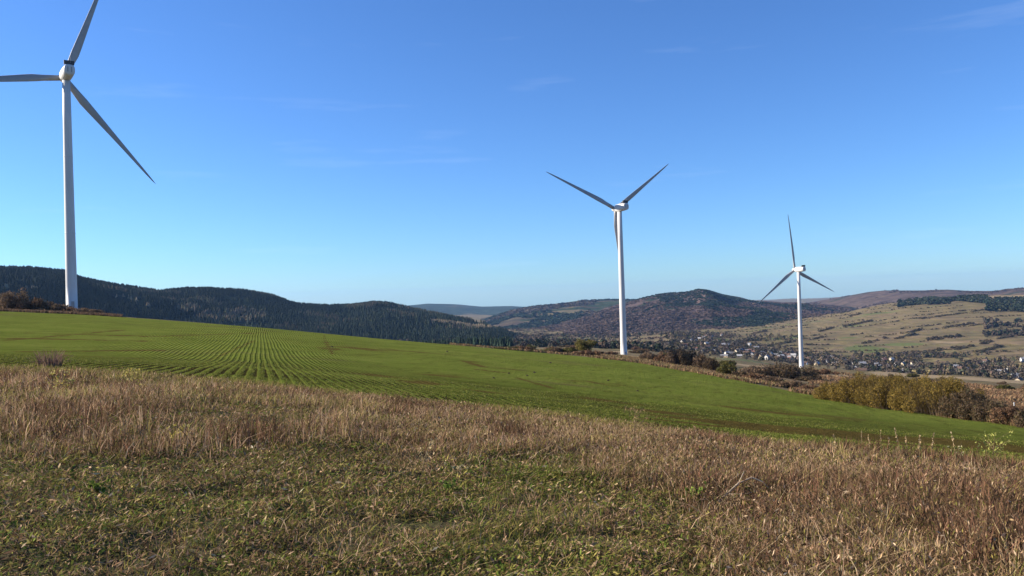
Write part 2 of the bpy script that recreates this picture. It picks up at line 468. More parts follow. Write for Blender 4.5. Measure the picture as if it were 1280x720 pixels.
# pasture strips and rough grassland
st = noise_node(nt, 1.0, 5, 0.62, (0.0012, 0.012, 1), R(-14), 0.6)
v1 = ramp(nt, st, [(0.36, (0.08, 0.06, 0.035)), (0.42, (0.20, 0.14, 0.065)), (0.47, (0.11, 0.115, 0.035)), (0.50, (0.24, 0.17, 0.08)), (0.53, (0.10, 0.07, 0.04)), (0.56, (0.14, 0.14, 0.045)), (0.60, (0.25, 0.18, 0.09)), (0.66, (0.12, 0.09, 0.055))])
v2 = mixc(nt, mrange(nt, noise_node(nt, 0.008, 5, 0.6, (1, 2.5, 1), R(-10)), 0.5, 0.62, 0, 0.7), v1, (0.15, 0.10, 0.062))
v3 = mixc(nt, mrange(nt, noise_node(nt, 0.05, 6, 0.75, (0.5, 1.4, 1), R(-14)), 0.5, 0.64, 0, 0.75), v2, (0.075, 0.058, 0.035))
v4 = mixc(nt, mrange(nt, noise_node(nt, 0.0022, 3, 0.5, (1, 2.5, 1), R(-12)), 0.60, 0.66, 0, 0.7), v3, (0.085, 0.135, 0.035))
v5 = mixc(nt, mrange(nt, noise_node(nt, 1.0, 4, 0.6, (0.0016, 0.013, 1), R(-13), 0.3), 0.50, 0.53, 0, 0.55), v4, (0.10, 0.085, 0.045))
v5 = mixc(nt, mrange(nt, noise_node(nt, 1.0, 4, 0.6, (0.0020, 0.011, 1), R(-11), 0.3), 0.54, 0.57, 0, 0.5), v5, (0.25, 0.175, 0.10))
edge_n = math_(nt, 'MULTIPLY', math_(nt, 'SUBTRACT', noise_node(nt, 0.02, 5, 0.7), 0.5), 0.9)
a1_ = nt.nodes.new('ShaderNodeAttribute'); a1_.attribute_name = 'lush'
a2_ = nt.nodes.new('ShaderNodeAttribute'); a2_.attribute_name = 'pale'
v6 = mixc(nt, mrange(nt, math_(nt, 'ADD', a1_.outputs['Fac'], edge_n), 0.45, 0.6, 0, 0.8), v5, (0.095, 0.12, 0.035))
v7 = mixc(nt, mrange(nt, math_(nt, 'ADD', a2_.outputs['Fac'], edge_n), 0.4, 0.6, 0, 0.85), v6, (0.29, 0.215, 0.125))
nt.links.new(v7, b.inputs['Base Color'])
bump(nt, b, noise_node(nt, 0.6, 6, 0.7), 0.6, 0.8)

sheet('verge_ground', 0, 2, [40, 110], M_VERGE)
sheet('green_field', 2, 4, [70, 110], M_FIELD)
sheet('valley_ground', 4, NR - 1, [24, 30, 24, 40, 50, 24, 20], M_VALLEY)

# ------------------------------------------------------------------ hills
def hill(name, sky_pts, foot, back, seed, mat, tree_h=0.0, foot_r=None, relief_amp=0.16, na=520, ns=90, pow_=1.25):
    """sky_pts: (column, row, distance of the ridge) -> a rounded ridge with front and back slopes"""
    az = []; rr = []; zz = []
    for px, py, r_ in sky_pts:
        a, t = pix(px, py); az.append(a); rr.append(r_); zz.append(CAM[2] + t * r_ - tree_h)
    A = np.linspace(az[0], az[-1], na)
    Rr = np.interp(A, az, rr); Zr = np.interp(A, az, zz)
    k = np.arange(-6, 7); w = np.exp(-0.5 * (k / 2.0) ** 2); w /= w.sum()
    Rr = np.convolve(np.pad(Rr, 6, 'edge'), w, 'valid'); 
    w2 = np.exp(-0.5 * (k / 1.2) ** 2); w2 /= w2.sum(); Zr = np.convolve(np.pad(Zr, 6, 'edge'), w2, 'valid')
    S = np.concatenate([np.linspace(0, 1, ns), np.linspace(1, 2, ns // 3)[1:]])
    G = []
    for s in S:
        if s <= 1:
            r_ = Rr * (foot + (1 - foot) * s); q = math.sin(s * math.pi / 2) ** pow_
        else:
            r_ = Rr * (1 + (back - 1) * (s - 1)); q = math.cos((s - 1) * math.pi / 2) ** 1.2
        x = r_ * np.sin(np.radians(A)); y = r_ * np.cos(np.radians(A))
        zf = ground_z(x, y) - 12
        H = Zr - zf
        env = max(0.0, math.sin(min(s, 1) * math.pi)) if s <= 1 else math.sin((s - 1) * math.pi)
        n = 1 - np.abs(2 * fbm(x / 520 + seed, y / 900 + seed, 5, seed) - 1) * 2.2
        z = zf + H * q + env * H * relief_amp * (n - 0.3) * 1.3
        G.append(np.stack([x, y, z], 1))
    G = np.array(G)
    idx = np.arange(G.shape[0] * na).reshape(G.shape[0], na)
    f = np.stack([idx[:-1, :-1], idx[:-1, 1:], idx[1:, 1:], idx[1:, :-1]], -1).reshape(-1, 4)[:, ::-1]
    o = link(name, mesh(name, G.reshape(-1, 3), f, mat, smooth=True)); tag(o, kind='structure')
    return G, ns

def hill_mat(name, base, patches, bumpd=6.0, bscale=0.05):
    """base colour plus (scale, threshold, colour, stretch) wooded or open patches"""
    m, nt, b = new_mat(name, 0.95, 0.02)
    c = ramp(nt, noise_node(nt, 0.012, 6, 0.7), [(0.38, tuple(k * 0.55 for k in base)), (0.62, tuple(k * 1.35 for k in base))])
    for sc_, th, colr, stretch, amt in patches:
        c = mixc(nt, mrange(nt, noise_node(nt, sc_, 5, 0.6, (1, stretch, 1), R(-8)), th, th + 0.03, 0, amt), c, colr)
    nt.links.new(c, b.inputs['Base Color'])
    bump(nt, b, noise_node(nt, bscale, 6, 0.75), 0.8, bumpd)
    return m

M_H_DARK = hill_mat('conifer_floor', (0.018, 0.026, 0.014), [(0.004, 0.66, (0.10, 0.085, 0.05), 3, 0.9)])
M_H_B = hill_mat('hill_mixed', (0.035, 0.05, 0.025), [(0.0022, 0.50, (0.16, 0.125, 0.07), 2.5, 0.85), (0.0035, 0.55, (0.075, 0.055, 0.042), 1.5, 0.8)], 12)
M_H_C = hill_mat('hill_beech', (0.095, 0.066, 0.058), [(0.0020, 0.53, (0.022, 0.034, 0.018), 1.6, 0.95), (0.005, 0.64, (0.15, 0.11, 0.065), 3, 0.8)], 12)
M_H_D = hill_mat('hill_heath', (0.105, 0.075, 0.058), [(0.0016, 0.56, (0.035, 0.045, 0.025), 2.2, 0.9), (0.003, 0.62, (0.17, 0.13, 0.08), 3, 0.7)], 14)
M_H_FAR = hill_mat('hill_far', (0.035, 0.05, 0.032), [(0.0012, 0.6, (0.13, 0.11, 0.07), 3, 0.8)], 16, 0.02)

HA, nsA = hill('forested_hill', [(-420, 345, 1900), (-250, 335, 1950), (-100, 331, 2000), (0, 333.5, 2050), (40, 333.5, 2100), (80, 337, 2150), (100, 344, 2150), (150, 353, 2200), (200, 361.5, 2300),
    (230, 359.5, 2500), (262, 359, 2500), (300, 361.5, 2500), (340, 367, 2500), (370, 377, 2450), (400, 378.5, 2500), (440, 378, 2600), (468, 374.5, 2650), (485, 375.5, 2650), (510, 381.5, 2600),
    (540, 388, 2500), (575, 394.5, 2400), (610, 402, 2300), (650, 418, 2200)], 0.58, 1.3, 11, M_H_DARK, 13)
hill('far_blue_ridge', [(380, 395, 9500), (440, 388, 9500), (500, 383, 9500), (535, 379.5, 9500), (570, 380.5, 9500), (600, 383.5, 9300), (640, 382.5, 9200), (680, 386, 9000), (740, 392, 9000), (800, 396, 9000)], 0.8, 1.2, 23, M_H_FAR, 0, relief_amp=0.08, na=200, ns=40)
HB, nsB = hill('middle_hill', [(560, 412, 5200), (610, 397, 5300), (640, 386, 5400), (665, 381.5, 5500), (700, 378.5, 5500), (725, 375, 5500), (760, 374, 5500), (800, 374, 5500), (860, 378, 5500), (920, 388, 5500), (960, 395, 5500)], 0.62, 1.25, 37, M_H_B, 8, relief_amp=0.13)
HC, nsC = hill('wooded_hill', [(640, 414, 3400), (700, 404, 3700), (740, 391, 4000), (780, 379, 4200), (806, 372, 4300), (830, 368, 4300), (856, 366.5, 4300), (872, 363.5, 4300), (884, 363.5, 4300), (905, 369, 4300), (940, 375, 4300),
    (970, 378.5, 4400), (1010, 379, 4600), (1060, 384, 4800), (1100, 392, 4900), (1150, 402, 5000)], 0.60, 1.25, 52, M_H_C, 8, relief_amp=0.26)
HD, nsD = hill('heather_ridge', [(900, 396, 6500), (960, 386, 6500), (1000, 380, 6500), (1050, 371, 6500), (1085, 364.5, 6400), (1105, 362.5, 6400), (1150, 362.5, 6300), (1185, 361.5, 6300), (1215, 363.5, 6200), (1240, 363.5, 6100), (1280, 359.5, 6000), (1340, 355, 6000), (1450, 350, 6000), (1600, 350, 6000), (1760, 370, 6000)], 0.7, 1.2, 71, M_H_D, 3, relief_amp=0.10)

# ------------------------------------------------------------------ foliage templates
def conifer_template(n=6, tiers=3, seed=0):
    rg = np.random.default_rng(seed); v = []; f = []
    for t in range(tiers):
        z0 = 0.08 + t * 0.86 / tiers; z1 = min(1.0, z0 + 1.25 / tiers) if t < tiers - 1 else 1.0
        r0 = 0.26 * (1 - t / tiers) + 0.03
        b_ = len(v)
        for k in range(n):
            a = 2 * math.pi * (k + 0.5 * t) / n
            q = r0 * rg.uniform(0.7, 1.2); v.append((q * math.cos(a), q * math.sin(a), z0 + rg.uniform(-.03, .03)))
        v.append((rg.uniform(-.01, .01), rg.uniform(-.01, .01), z1))
        for k in range(n): f.append((b_ + k, b_ + (k + 1) % n, b_ + n))
    return np.array(v), np.array(f)

def clump_template(n=26, seed=0, leaf=0.16, squash=1.0):
    """a broad crown of separate leaf clumps filling an egg-shaped volume, unit height, base at z=0.12"""
    rg = np.random.default_rng(seed); v = []; f = []
    for k in range(n):
        d = rg.normal(size=3); d /= np.linalg.norm(d); rad = rg.uniform(0.45, 1.0) ** 0.5
        c = np.array([d[0] * 0.40 * rad, d[1] * 0.40 * rad, 0.56 + d[2] * 0.42 * rad * squash])
        nrm = d + rg.normal(size=3) * 0.7; nrm /= np.linalg.norm(nrm)
        u = np.cross(nrm, [0.3, 0.2, 1]); u /= np.linalg.norm(u); w = np.cross(nrm, u)
        s = leaf * rg.uniform(0.6, 1.3); b_ = len(v)
        for a in (0, 1.4, 2.8, 4.4):
            q = s * rg.uniform(0.7, 1.2); v.append(c + u * math.cos(a) * q + w * math.sin(a) * q + nrm * rg.uniform(-.3, .3) * s)
        f.append((b_, b_ + 1, b_ + 2)); f.append((b_, b_ + 2, b_ + 3))
    return np.array(v), np.array(f)

def scatter(name, templates, pos, height, width, colors, mat, jit=0.25):
    """many copies of a few template crowns merged into one mesh (for masses nobody could count)"""
    n = len(pos); pick = rng.integers(0, len(templates), n); V = []; Fs = []; C = []; base = 0
    for t, (tv, tf) in enumerate(templates):
        m = np.nonzero(pick == t)[0]
        if not len(m): continue
        a = rng.uniform(0, 2 * math.pi, len(m)); ca, sa = np.cos(a)[:, None], np.sin(a)[:, None]
        h = height[m][:, None]; w = width[m][:, None]
        x = (tv[None, :, 0] * ca - tv[None, :, 1] * sa) * w; y = (tv[None, :, 0] * sa + tv[None, :, 1] * ca) * w
        z = tv[None, :, 2] * h
        V.append((np.stack([x, y, z], -1) + pos[m][:, None, :]).reshape(-1, 3))
        Fs.append((tf[None] + (np.arange(len(m)) * len(tv))[:, None, None]).reshape(-1, tf.shape[1]) + base)
        c = np.repeat(colors[m][:, None, :], len(tv), 1) * rng.uniform(1 - jit, 1 + jit, (len(m), len(tv) // 4 + 1, 1)).repeat(4, 1)[:, :len(tv)]
        C.append(c.reshape(-1, 3)); base += len(m) * len(tv)
    return mesh(name, np.vstack(V), [np.vstack(Fs)], mat, colors=np.clip(np.vstack(C), 0, 1))

CONIF = [conifer_template(6, 3, s) for s in range(4)]
CLUMP = [clump_template(26, s) for s in range(5)]
CLUMP_F = [clump_template(14, s + 20, 0.24) for s in range(4)]

def pal(cols, n, jitter=0.18):
    cols = np.array(cols); c = cols[rng.integers(0, len(cols), n)]
    return np.clip(c * rng.uniform(1 - jitter, 1 + jitter, (n, 1)), 0, 1)

def on_hill(G, ns, n, s0, s1, a0=0.0, a1=1.0):
    """random points on a hill grid; s in 0..1 foot to ridge (denser towards the ridge)"""
    s = rng.uniform(s0, s1, n) * (ns - 1); a = (a0 + (a1 - a0) * rng.uniform(0, 1, n)) * (G.shape[1] - 1)
    i = np.minimum(s.astype(int), G.shape[0] - 2); j = np.minimum(a.astype(int), G.shape[1] - 2)
    fs = (s - i)[:, None]; fa = (a - j)[:, None]
    return (G[i, j] * (1 - fs) + G[i + 1, j] * fs) * (1 - fa) + (G[i, j + 1] * (1 - fs) + G[i + 1, j + 1] * fs) * fa

def wood(name, P, hgt, wid, cols, label_kind, temps, jit=0.25):
    me = scatter(name, temps, P, hgt, wid, cols, M_TREE, jit)
    o = link(name, me); tag(o, kind='stuff'); return o

# spruce forest on the near hill
P = on_hill(HA, nsA, 36000, 0.03, 1.03)
dens = fbm(P[:, 0] / 90, P[:, 1] / 160, 3, 77)
dn2 = fbm(P[:, 0] / 30, P[:, 1] / 30, 2, 78)
P = P[(dens < 0.64) | (rng.uniform(0, 1, len(P)) < 0.12)]
h = rng.uniform(8, 13, len(P)) * (0.8 + 0.4 * fbm(P[:, 0] / 60, P[:, 1] / 60, 2, 5)); wd = h * rng.uniform(1.0, 1.5, len(P))
c = pal([(0.009, 0.016, 0.009), (0.012, 0.019, 0.010), (0.010, 0.017, 0.009), (0.008, 0.014, 0.009)], len(P), 0.08)
lowf = (P[:, 2] < -25 - 14 * fbm(P[:, 0] / 80, P[:, 1] / 80, 2, 92)) & (P[:, 0] > -650)
c[lowf] = pal([(0.020, 0.031, 0.018), (0.014, 0.022, 0.013), (0.034, 0.042, 0.025)], int(lowf.sum())); h[lowf] *= 1.15
br = fbm(P[:, 0] / 140, P[:, 1] / 140, 3, 91) > 0.68
c[br] = pal([(0.07, 0.055, 0.035), (0.05, 0.055, 0.03)], int(br.sum()))
def to_pix(P):
    q = (P - CAM) @ CR; return 640 - F * q[:, 0] / q[:, 2], 360 + F * q[:, 1] / q[:, 2]
qx, qy = to_pix(P)
qn = (fbm(P[:, 0] / 25, P[:, 1] / 60, 3, 97) - 0.5) * 1.6
clr = np.zeros(len(P), bool)
for ex, ey, ea, eb, sl_ in [(148, 371, 14, 3.2, .22), (170, 377, 8, 2.4, .2), (186, 384, 5, 2, .2), (40, 362, 12, 1.8, 0.05), (8, 360, 9, 1.6, 0), (560, 405, 30, 2.0, .12), (600, 410, 24, 3.0, .05), (300, 396, 14, 1.6, .1)]:
    dx = qx - ex; dy = qy - ey - sl_ * dx; clr |= ((dx / ea) ** 2 + (dy / eb) ** 2 + qn) < 1
c[clr] = pal([(0.26, 0.20, 0.12), (0.20, 0.15, 0.09), (0.15, 0.12, 0.07)], int(clr.sum())); h[clr] = rng.uniform(7, 10, int(clr.sum())); wd[clr] = rng.uniform(11, 17, int(clr.sum()))
aut = ((((qx - 238) / 16) ** 2 + ((qy - 387) / 5) ** 2 + qn) < 1) | ((((qx - 290) / 45) ** 2 + ((qy - 396) / 7) ** 2 + qn * 1.5) < .7)
c[aut] = pal([(0.12, 0.085, 0.05), (0.08, 0.075, 0.045), (0.10, 0.08, 0.055), (0.05, 0.06, 0.035)], int(aut.sum()))
P[:, 2] -= 1.0
wood('spruce_forest', P, h, wd, c, '', CONIF)

# ------------------------------------------------------------------ wind turbines
M_WHITE, nt, b = new_mat('white_paint', 0.5, 0.3)
nt.links.new(ramp(nt, noise_node(nt, 0.5, 6, 0.7, (1, 1, 0.12)), [(0.3, (0.47, 0.455, 0.43)), (0.6, (0.58, 0.57, 0.55))]), b.inputs['Base Color'])
M_BLADE, nt, b = new_mat('blade_gelcoat', 0.45, 0.4)
nt.links.new(ramp(nt, noise_node(nt, 0.4, 5, 0.6), [(0.3, (0.26, 0.26, 0.26)), (0.7, (0.33, 0.33, 0.33))]), b.inputs['Base Color'])
M_DARK, nt, b = new_mat('dark_metal', 0.5, 0.4); b.inputs['Base Color'].default_value = (0.03, 0.032, 0.036, 1)
M_GREY, nt, b = new_mat('grey_metal', 0.5, 0.4)
nt.links.new(ramp(nt, noise_node(nt, 2.0), [(0.3, (0.22, 0.22, 0.22)), (0.7, (0.3, 0.3, 0.3))]), b.inputs['Base Color'])
M_CONC, nt, b = new_mat('concrete', 0.9, 0.2)
nt.links.new(ramp(nt, noise_node(nt, 1.5), [(0.3, (0.25, 0.24, 0.22)), (0.7, (0.36, 0.35, 0.32))]), b.inputs['Base Color'])

HUB_H, BL = 80.0, 44.5
def blade_mesh():
    """root flange, broad shoulder and a long twisted taper; runs along +Z, chord along X, thickness along Y"""
    st = [(0.0, 1.9, 1.9, 0, 0), (1.2, 1.9, 1.9, 0, 0), (3.0, 2.1, 1.6, 20, .1), (5.5, 2.75, 1.05, 18, .2), (8.5, 3.25, 0.72, 15, .25), (12, 3.0, 0.55, 12, .25), (17, 2.55, 0.42, 9, .25),
          (23, 2.05, 0.32, 6, .25), (29, 1.6, 0.23, 4, .25), (35, 1.2, 0.16, 2, .25), (40, 0.85, 0.11, 1, .25), (43, 0.5, 0.07, 0, .25), (BL, 0.1, 0.03, 0, .25)]
    n = 14; V = []; Fc = []
    for z, c, t, tw, off in st:
        if z > 4: c *= 0.86
        for k in range(n):
            a = 2 * math.pi * k / n
            x = math.cos(a) * c / 2; y = math.sin(a) * t / 2
            if off > 0.15: y *= (0.45 + 0.55 * (1 - (x / (c / 2) + 1) / 2) ** 0.5 * 1.4)      # sharp trailing edge
            x += off * c * 0.55
            w = R(tw); V.append((x * math.cos(w) - y * math.sin(w), x * math.sin(w) + y * math.cos(w) + 0.00045 * z * z, z))
    for i in range(len(st) - 1):
        for k in range(n): Fc.append((i * n + k, i * n + (k + 1) % n, (i + 1) * n + (k + 1) % n, (i + 1) * n + k))
    Fc.append(tuple(reversed(range(n)))); Fc.append(tuple((len(st) - 1) * n + k for k in range(n)))
    m = MB(); m.add(V, Fc); return m.mesh('blade', M_BLADE, True)

def loft(sections, mat, name, n=20, power=3.0):
    """rounded-box nacelle: sections (y, half width, z low, z high)"""
    V = []; Fc = []
    for y, hw, z0, z1 in sections:
        for k in range(n):
            a = 2 * math.pi * (k + .5) / n; c, s = math.cos(a), math.sin(a)
            q = (abs(c) ** power + abs(s) ** power) ** (-1 / power)
            V.append((hw * c * q, y, (z0 + z1) / 2 + (z1 - z0) / 2 * s * q))
    for i in range(len(sections) - 1):
        for k in range(n): Fc.append((i * n + k, (i + 1) * n + k, (i + 1) * n + (k + 1) % n, i * n + (k + 1) % n))
    Fc.append(tuple(range(n))); Fc.append(tuple(reversed([(len(sections) - 1) * n + k for k in range(n)])))
    m = MB(); m.add(V, Fc); return m.mesh(name, mat, True)

def lathe(profile, mat, name, n=28, axis='Z'):
    V = []; Fc = []
    for r_, h in profile:
        for k in range(n):
            a = 2 * math.pi * k / n
            V.append((r_ * math.cos(a), r_ * math.sin(a), h) if axis == 'Z' else (r_ * math.cos(a), h, r_ * math.sin(a)))
    for i in range(len(profile) - 1):
        for k in range(n):
            q = (i * n + k, i * n + (k + 1) % n, (i + 1) * n + (k + 1) % n, (i + 1) * n + k)
            Fc.append(q if axis == 'Z' else q[::-1])
    a_, b_ = tuple(reversed(range(n))), tuple((len(profile) - 1) * n + k for k in range(n))
    Fc += [a_, b_] if axis == 'Z' else [a_[::-1], b_[::-1]]
    m = MB(); m.add(V, Fc); return m.mesh(name, mat, True)

# turbine frame: +Y is the way the rotor faces
root = empty('wind_turbine')
prof = [(1.85, -3.0), (1.85, 0.2), (1.75, 0.21), (1.72, 8)] + [(1.72 - 0.50 * t, 8 + 70 * t) for t in (0.2, 0.4, 0.6, 0.8, 1.0)]
link('tower', lathe(prof, M_WHITE, 'tower', 36), root)
for z in (26.0, 52.0):
    rr_ = 1.72 - 0.50 * (z - 8) / 70
    link('flange', lathe([(rr_ + 0.002, z - 0.12), (rr_ + 0.05, z - 0.11), (rr_ + 0.05, z + 0.11), (rr_, z + 0.12)], M_WHITE, 'flange', 36), root)
link('foundation', lathe([(3.2, -3.2), (3.2, -0.5), (3.0, -0.35), (2.2, -0.3)], M_CONC, 'foundation', 32), root)
m = MB(); m.box((0, -1.74, 1.75), (0.95, 0.14, 2.1)); d_ = m.build('door', M_GREY, root)
m = MB(); m.box((0.32, -1.85, 1.7), (0.06, 0.08, 0.25)); m.build('handle', M_DARK, d_)
m = MB()
for k in range(5): m.box((0, -1.96 - 0.27 * k, 0.58 - 0.13 * k), (1.1, 0.28, 0.06))
m.build('step', M_GREY, root)
nac = link('nacelle', loft([(-6.9, 1.35, 78.9, 81.6), (-6.6, 1.65, 78.4, 82.0), (-4, 1.75, 78.2, 82.15), (0, 1.75, 78.0, 82.2), (2.2, 1.7, 78.1, 82.1), (2.9, 1.4, 78.5, 81.5)], M_WHITE, 'nacelle'), root)
m = MB(); m.box((0, -5.9, 82.75), (3.1, 0.55, 1.3)); m.box((-1.3, -5.3, 82.5), (0.12, 1.0, 0.9)); m.box((1.3, -5.3, 82.5), (0.12, 1.0, 0.9)); m.build('cooler', M_DARK, nac)
m = MB(); m.box((-0.55, -6.88, 80.3), (0.32, 0.12, 1.7)); m.box((0.55, -6.88, 80.3), (0.32, 0.12, 1.7)); m.build('vent', M_GREY, nac)
m = MB(); m.tube([(0.4, -6.2, 82.6), (0.4, -6.2, 84.6)], [0.04, 0.03], 6); m.build('wind_mast', M_GREY, nac)
rt = R(0)
hub = link('hub', lathe([(1.15, 2.75), (1.5, 3.0), (1.5, 3.6), (1.5, 4.8), (1.32, 5.6), (0.95, 6.3), (0.45, 6.75), (0.05, 6.9)], M_WHITE, 'hub', 28, 'Y'), root)
hub.location = (0, 0, HUB_H)
bm_ = blade_mesh()
for k in range(3):
    o = link('blade', bm_, root); o.location = (0, 4.2, HUB_H)
def pose_turbine(t, base, face_az, phi):
    t.location = base; t.rotation_euler = (0, 0, -face_az)
    bl = [c for c in t.children if c.name.startswith('blade')]
    for k, o in enumerate(bl):
        # angle clockwise from straight up as seen from behind the rotor (the camera's side)
        a = R(phi + 120 * k)
        o.rotation_euler = Euler((0, a, 0)); o.location = (0.9 * math.sin(a), 4.2, HUB_H + 0.9 * math.cos(a))
def copy_tree(o, parent=None):
    c = o.copy(); COL.objects.link(c)
    c.parent = parent
    for ch in list(o.children): copy_tree(ch, c)
    return c
def place_at(px, py, depth):
    d = raydir(px, py); d = d / d[1]; return Vector(CAM + d * depth)
T = [(90, 387, 272, -38, 20, 'wind turbine nearest the camera, its rotor cut by the top left, beside brown scrub'),
     (780, 446, 430, -25, 54.5, 'middle wind turbine with two blades raised in a V, behind the green field'),
     (1002, 462, 640, -22, -5.5, 'smallest wind turbine in front of the village, one blade pointing straight up')]
T[0] = T[0][:5] + ('tallest and nearest wind turbine, standing above brown scrub at the left field crest',)
ts = [root, copy_tree(root), copy_tree(root)]
for t, (px, py, dep, fa, phi, lab) in zip(ts, T):
    p = place_at(px, py, dep); g = gz(p.x, p.y)
    print('turbine', px, 'base z', round(p.z, 1), 'ground', round(g, 1))
    pose_turbine(t, (p.x, p.y, p.z), R(fa), phi)
    tag(t, lab, 'wind turbine', 'white wind turbines')

# ------------------------------------------------------------------ shrubs and trees
def crown_mesh(name, lobes, n, leaf, cols, seed=0, shell=0.35, droop=0.0, mat=None):
    """leaf-sized faces filling overlapping lobes (cx,cy,cz,rx,ry,rz)"""
    rg = np.random.default_rng(seed); L = np.array(lobes, float)
    vol = L[:, 3] * L[:, 4] * L[:, 5]; pick = rg.choice(len(L), n, p=vol / vol.sum())
    d = rg.normal(size=(n, 3)); d /= np.linalg.norm(d, axis=1)[:, None]
    rad = rg.uniform(shell, 1.0, n) ** 0.7
    rad *= 0.78 + 0.44 * fbm(d[:, 0] * 2.6 + pick * 3.1 + 40, d[:, 1] * 2.6 + d[:, 2] * 2.2 + 40, 3, seed)
    P = L[pick, :3] + d * rad[:, None] * L[pick, 3:]
    keep = (fbm(P[:, 0] * 1.6 + 9 + P[:, 2], P[:, 1] * 1.6 + P[:, 2] * 0.9, 2, seed + 5) > 0.33) & (P[:, 2] > 0.02)
    P = P[keep]; d = d[keep]; n = len(P)
    nr = d * 0.6 + rg.normal(size=(n, 3)) * 0.8; nr /= np.linalg.norm(nr, axis=1)[:, None]
    u = np.cross(nr, rg.normal(size=(n, 3))); u /= np.linalg.norm(u, axis=1)[:, None]; w = np.cross(nr, u)
    s = leaf * rg.uniform(0.55, 1.35, n)[:, None]
    V = np.stack([P - u * s, P + w * s * 0.45, P + u * s, P - w * s * 0.45], 1).reshape(-1, 3)
    V[:, 2] = np.maximum(V[:, 2], 0.0)
    Fc = np.arange(n * 4).reshape(n, 4)
    C = np.array(cols)[rg.integers(0, len(cols), n)] * rg.uniform(0.7, 1.3, (n, 1))
    cl = fbm(P[:, 0] * 0.9 + 3, P[:, 1] * 0.9 + P[:, 2] * 0.8, 2, seed + 9)[:, None]
    C = C * (0.7 + 0.6 * cl)
    return mesh(name, V, Fc, mat or M_LEAF, colors=np.repeat(np.clip(C, 0, 1), 4, 0))

def twig_mesh(name, n, h, spread, seed=0, thick=0.02, mat=None, cols=((0.10, 0.07, 0.05),), seg=3):
    """bare arching twigs fanning out of the base"""
    rg = np.random.default_rng(seed)
    a = rg.uniform(0, 2 * math.pi, n); b0 = rg.uniform(0, 1, n) ** 0.5 * spread * 0.55
    x0 = b0 * np.cos(a); y0 = b0 * np.sin(a); a2 = a + rg.normal(0, 0.6, n)
    L = h * rg.uniform(0.55, 1.05, n) * (1 - 0.35 * (b0 / (spread + 1e-6)) ** 2); out = rg.uniform(0.1, 0.6, n) * spread * 0.8
    vs = []; t_ = np.linspace(0, 1, seg + 1)
    px_ = -np.sin(a2 + rg.uniform(-1.5, 1.5, n)); py_ = np.cos(a2)
    for t in t_:
        x = x0 + np.cos(a2) * out * t ** 1.4; y = y0 + np.sin(a2) * out * t ** 1.4; z = L * t - 0.15 * L * t * t
        w = thick * (1 - 0.85 * t)
        vs.append(np.stack([x + px_ * w, y + py_ * w, z], 1)); vs.append(np.stack([x - px_ * w, y - py_ * w, z], 1))
    V = np.stack(vs, 1); k = 2 * (seg + 1); base = (np.arange(n) * k)[:, None]
    Fs = np.concatenate([base + np.array([[2 * i, 2 * i + 1, 2 * i + 3, 2 * i + 2]]) for i in range(seg)], 0)
    C = np.array(cols)[rg.integers(0, len(cols), n)] * rg.uniform(0.7, 1.3, (n, 1))
    return mesh(name, V.reshape(-1, 3), Fs, mat or M_GRASS, colors=np.repeat(C, k, 0))

BROWN = [(0.17, 0.115, 0.075), (0.13, 0.09, 0.06), (0.20, 0.135, 0.08), (0.10, 0.075, 0.05)]
RUSSET = [(0.20, 0.115, 0.06), (0.165, 0.095, 0.06), (0.12, 0.08, 0.05)]
OLIVE = [(0.10, 0.095, 0.03), (0.075, 0.08, 0.028), (0.13, 0.105, 0.035)]
YELLOW = [(0.22, 0.15, 0.036), (0.18, 0.125, 0.032), (0.13, 0.10, 0.028), (0.26, 0.175, 0.046), (0.09, 0.07, 0.026)]
DARKB = [(0.085, 0.06, 0.04), (0.11, 0.075, 0.048), (0.07, 0.062, 0.033), (0.14, 0.095, 0.05)]

def lobes_for(w, h, seed, k=6, depth=None, low=0.0):
    rg = random.Random(seed); d = depth or w * 0.8; L = []
    for i in range(k):
        x = (i + .5) / k - .5 + rg.uniform(-.08, .08)
        hh = h * rg.uniform(0.72, 1.0) * (1 - 1.4 * x * x)
        L.append((x * w * 0.86, rg.uniform(-.25, .25) * d, hh * 0.5 + low, w / k * rg.uniform(0.8, 1.15), d * rg.uniform(.3, .42), hh * 0.5))
    return L

def shrub(name, cat, label, group, px, dist, w, h, cols, seed, leaf=None, n=None, twigs=140, k=6, depth=None, fol='foliage', py=None, r1=None):
    p = at(px, dist) if py is None else hit(px, py, dist, r1 or dist * 2)
    r_ = math.hypot(p.x, p.y); az = math.atan2(p.x, p.y)
    t = empty(name, p, -az)
    leaf = leaf or max(0.07, 0.0011 * r_); n = n or int(min(16000, 1200 + 2.2 * w * h / (leaf * leaf)))
    link(fol, crown_mesh(fol, lobes_for(w, h, seed, k, depth), n, leaf, cols, seed), t)
    link('branches', twig_mesh('branches', twigs, h * 0.95, w * 0.5, seed + 1, max(0.02, 0.0003 * r_), M_GRASS, [(0.07, 0.05, 0.036), (0.10, 0.075, 0.05)]), t)
    tag(t, label, cat, group)
    return t

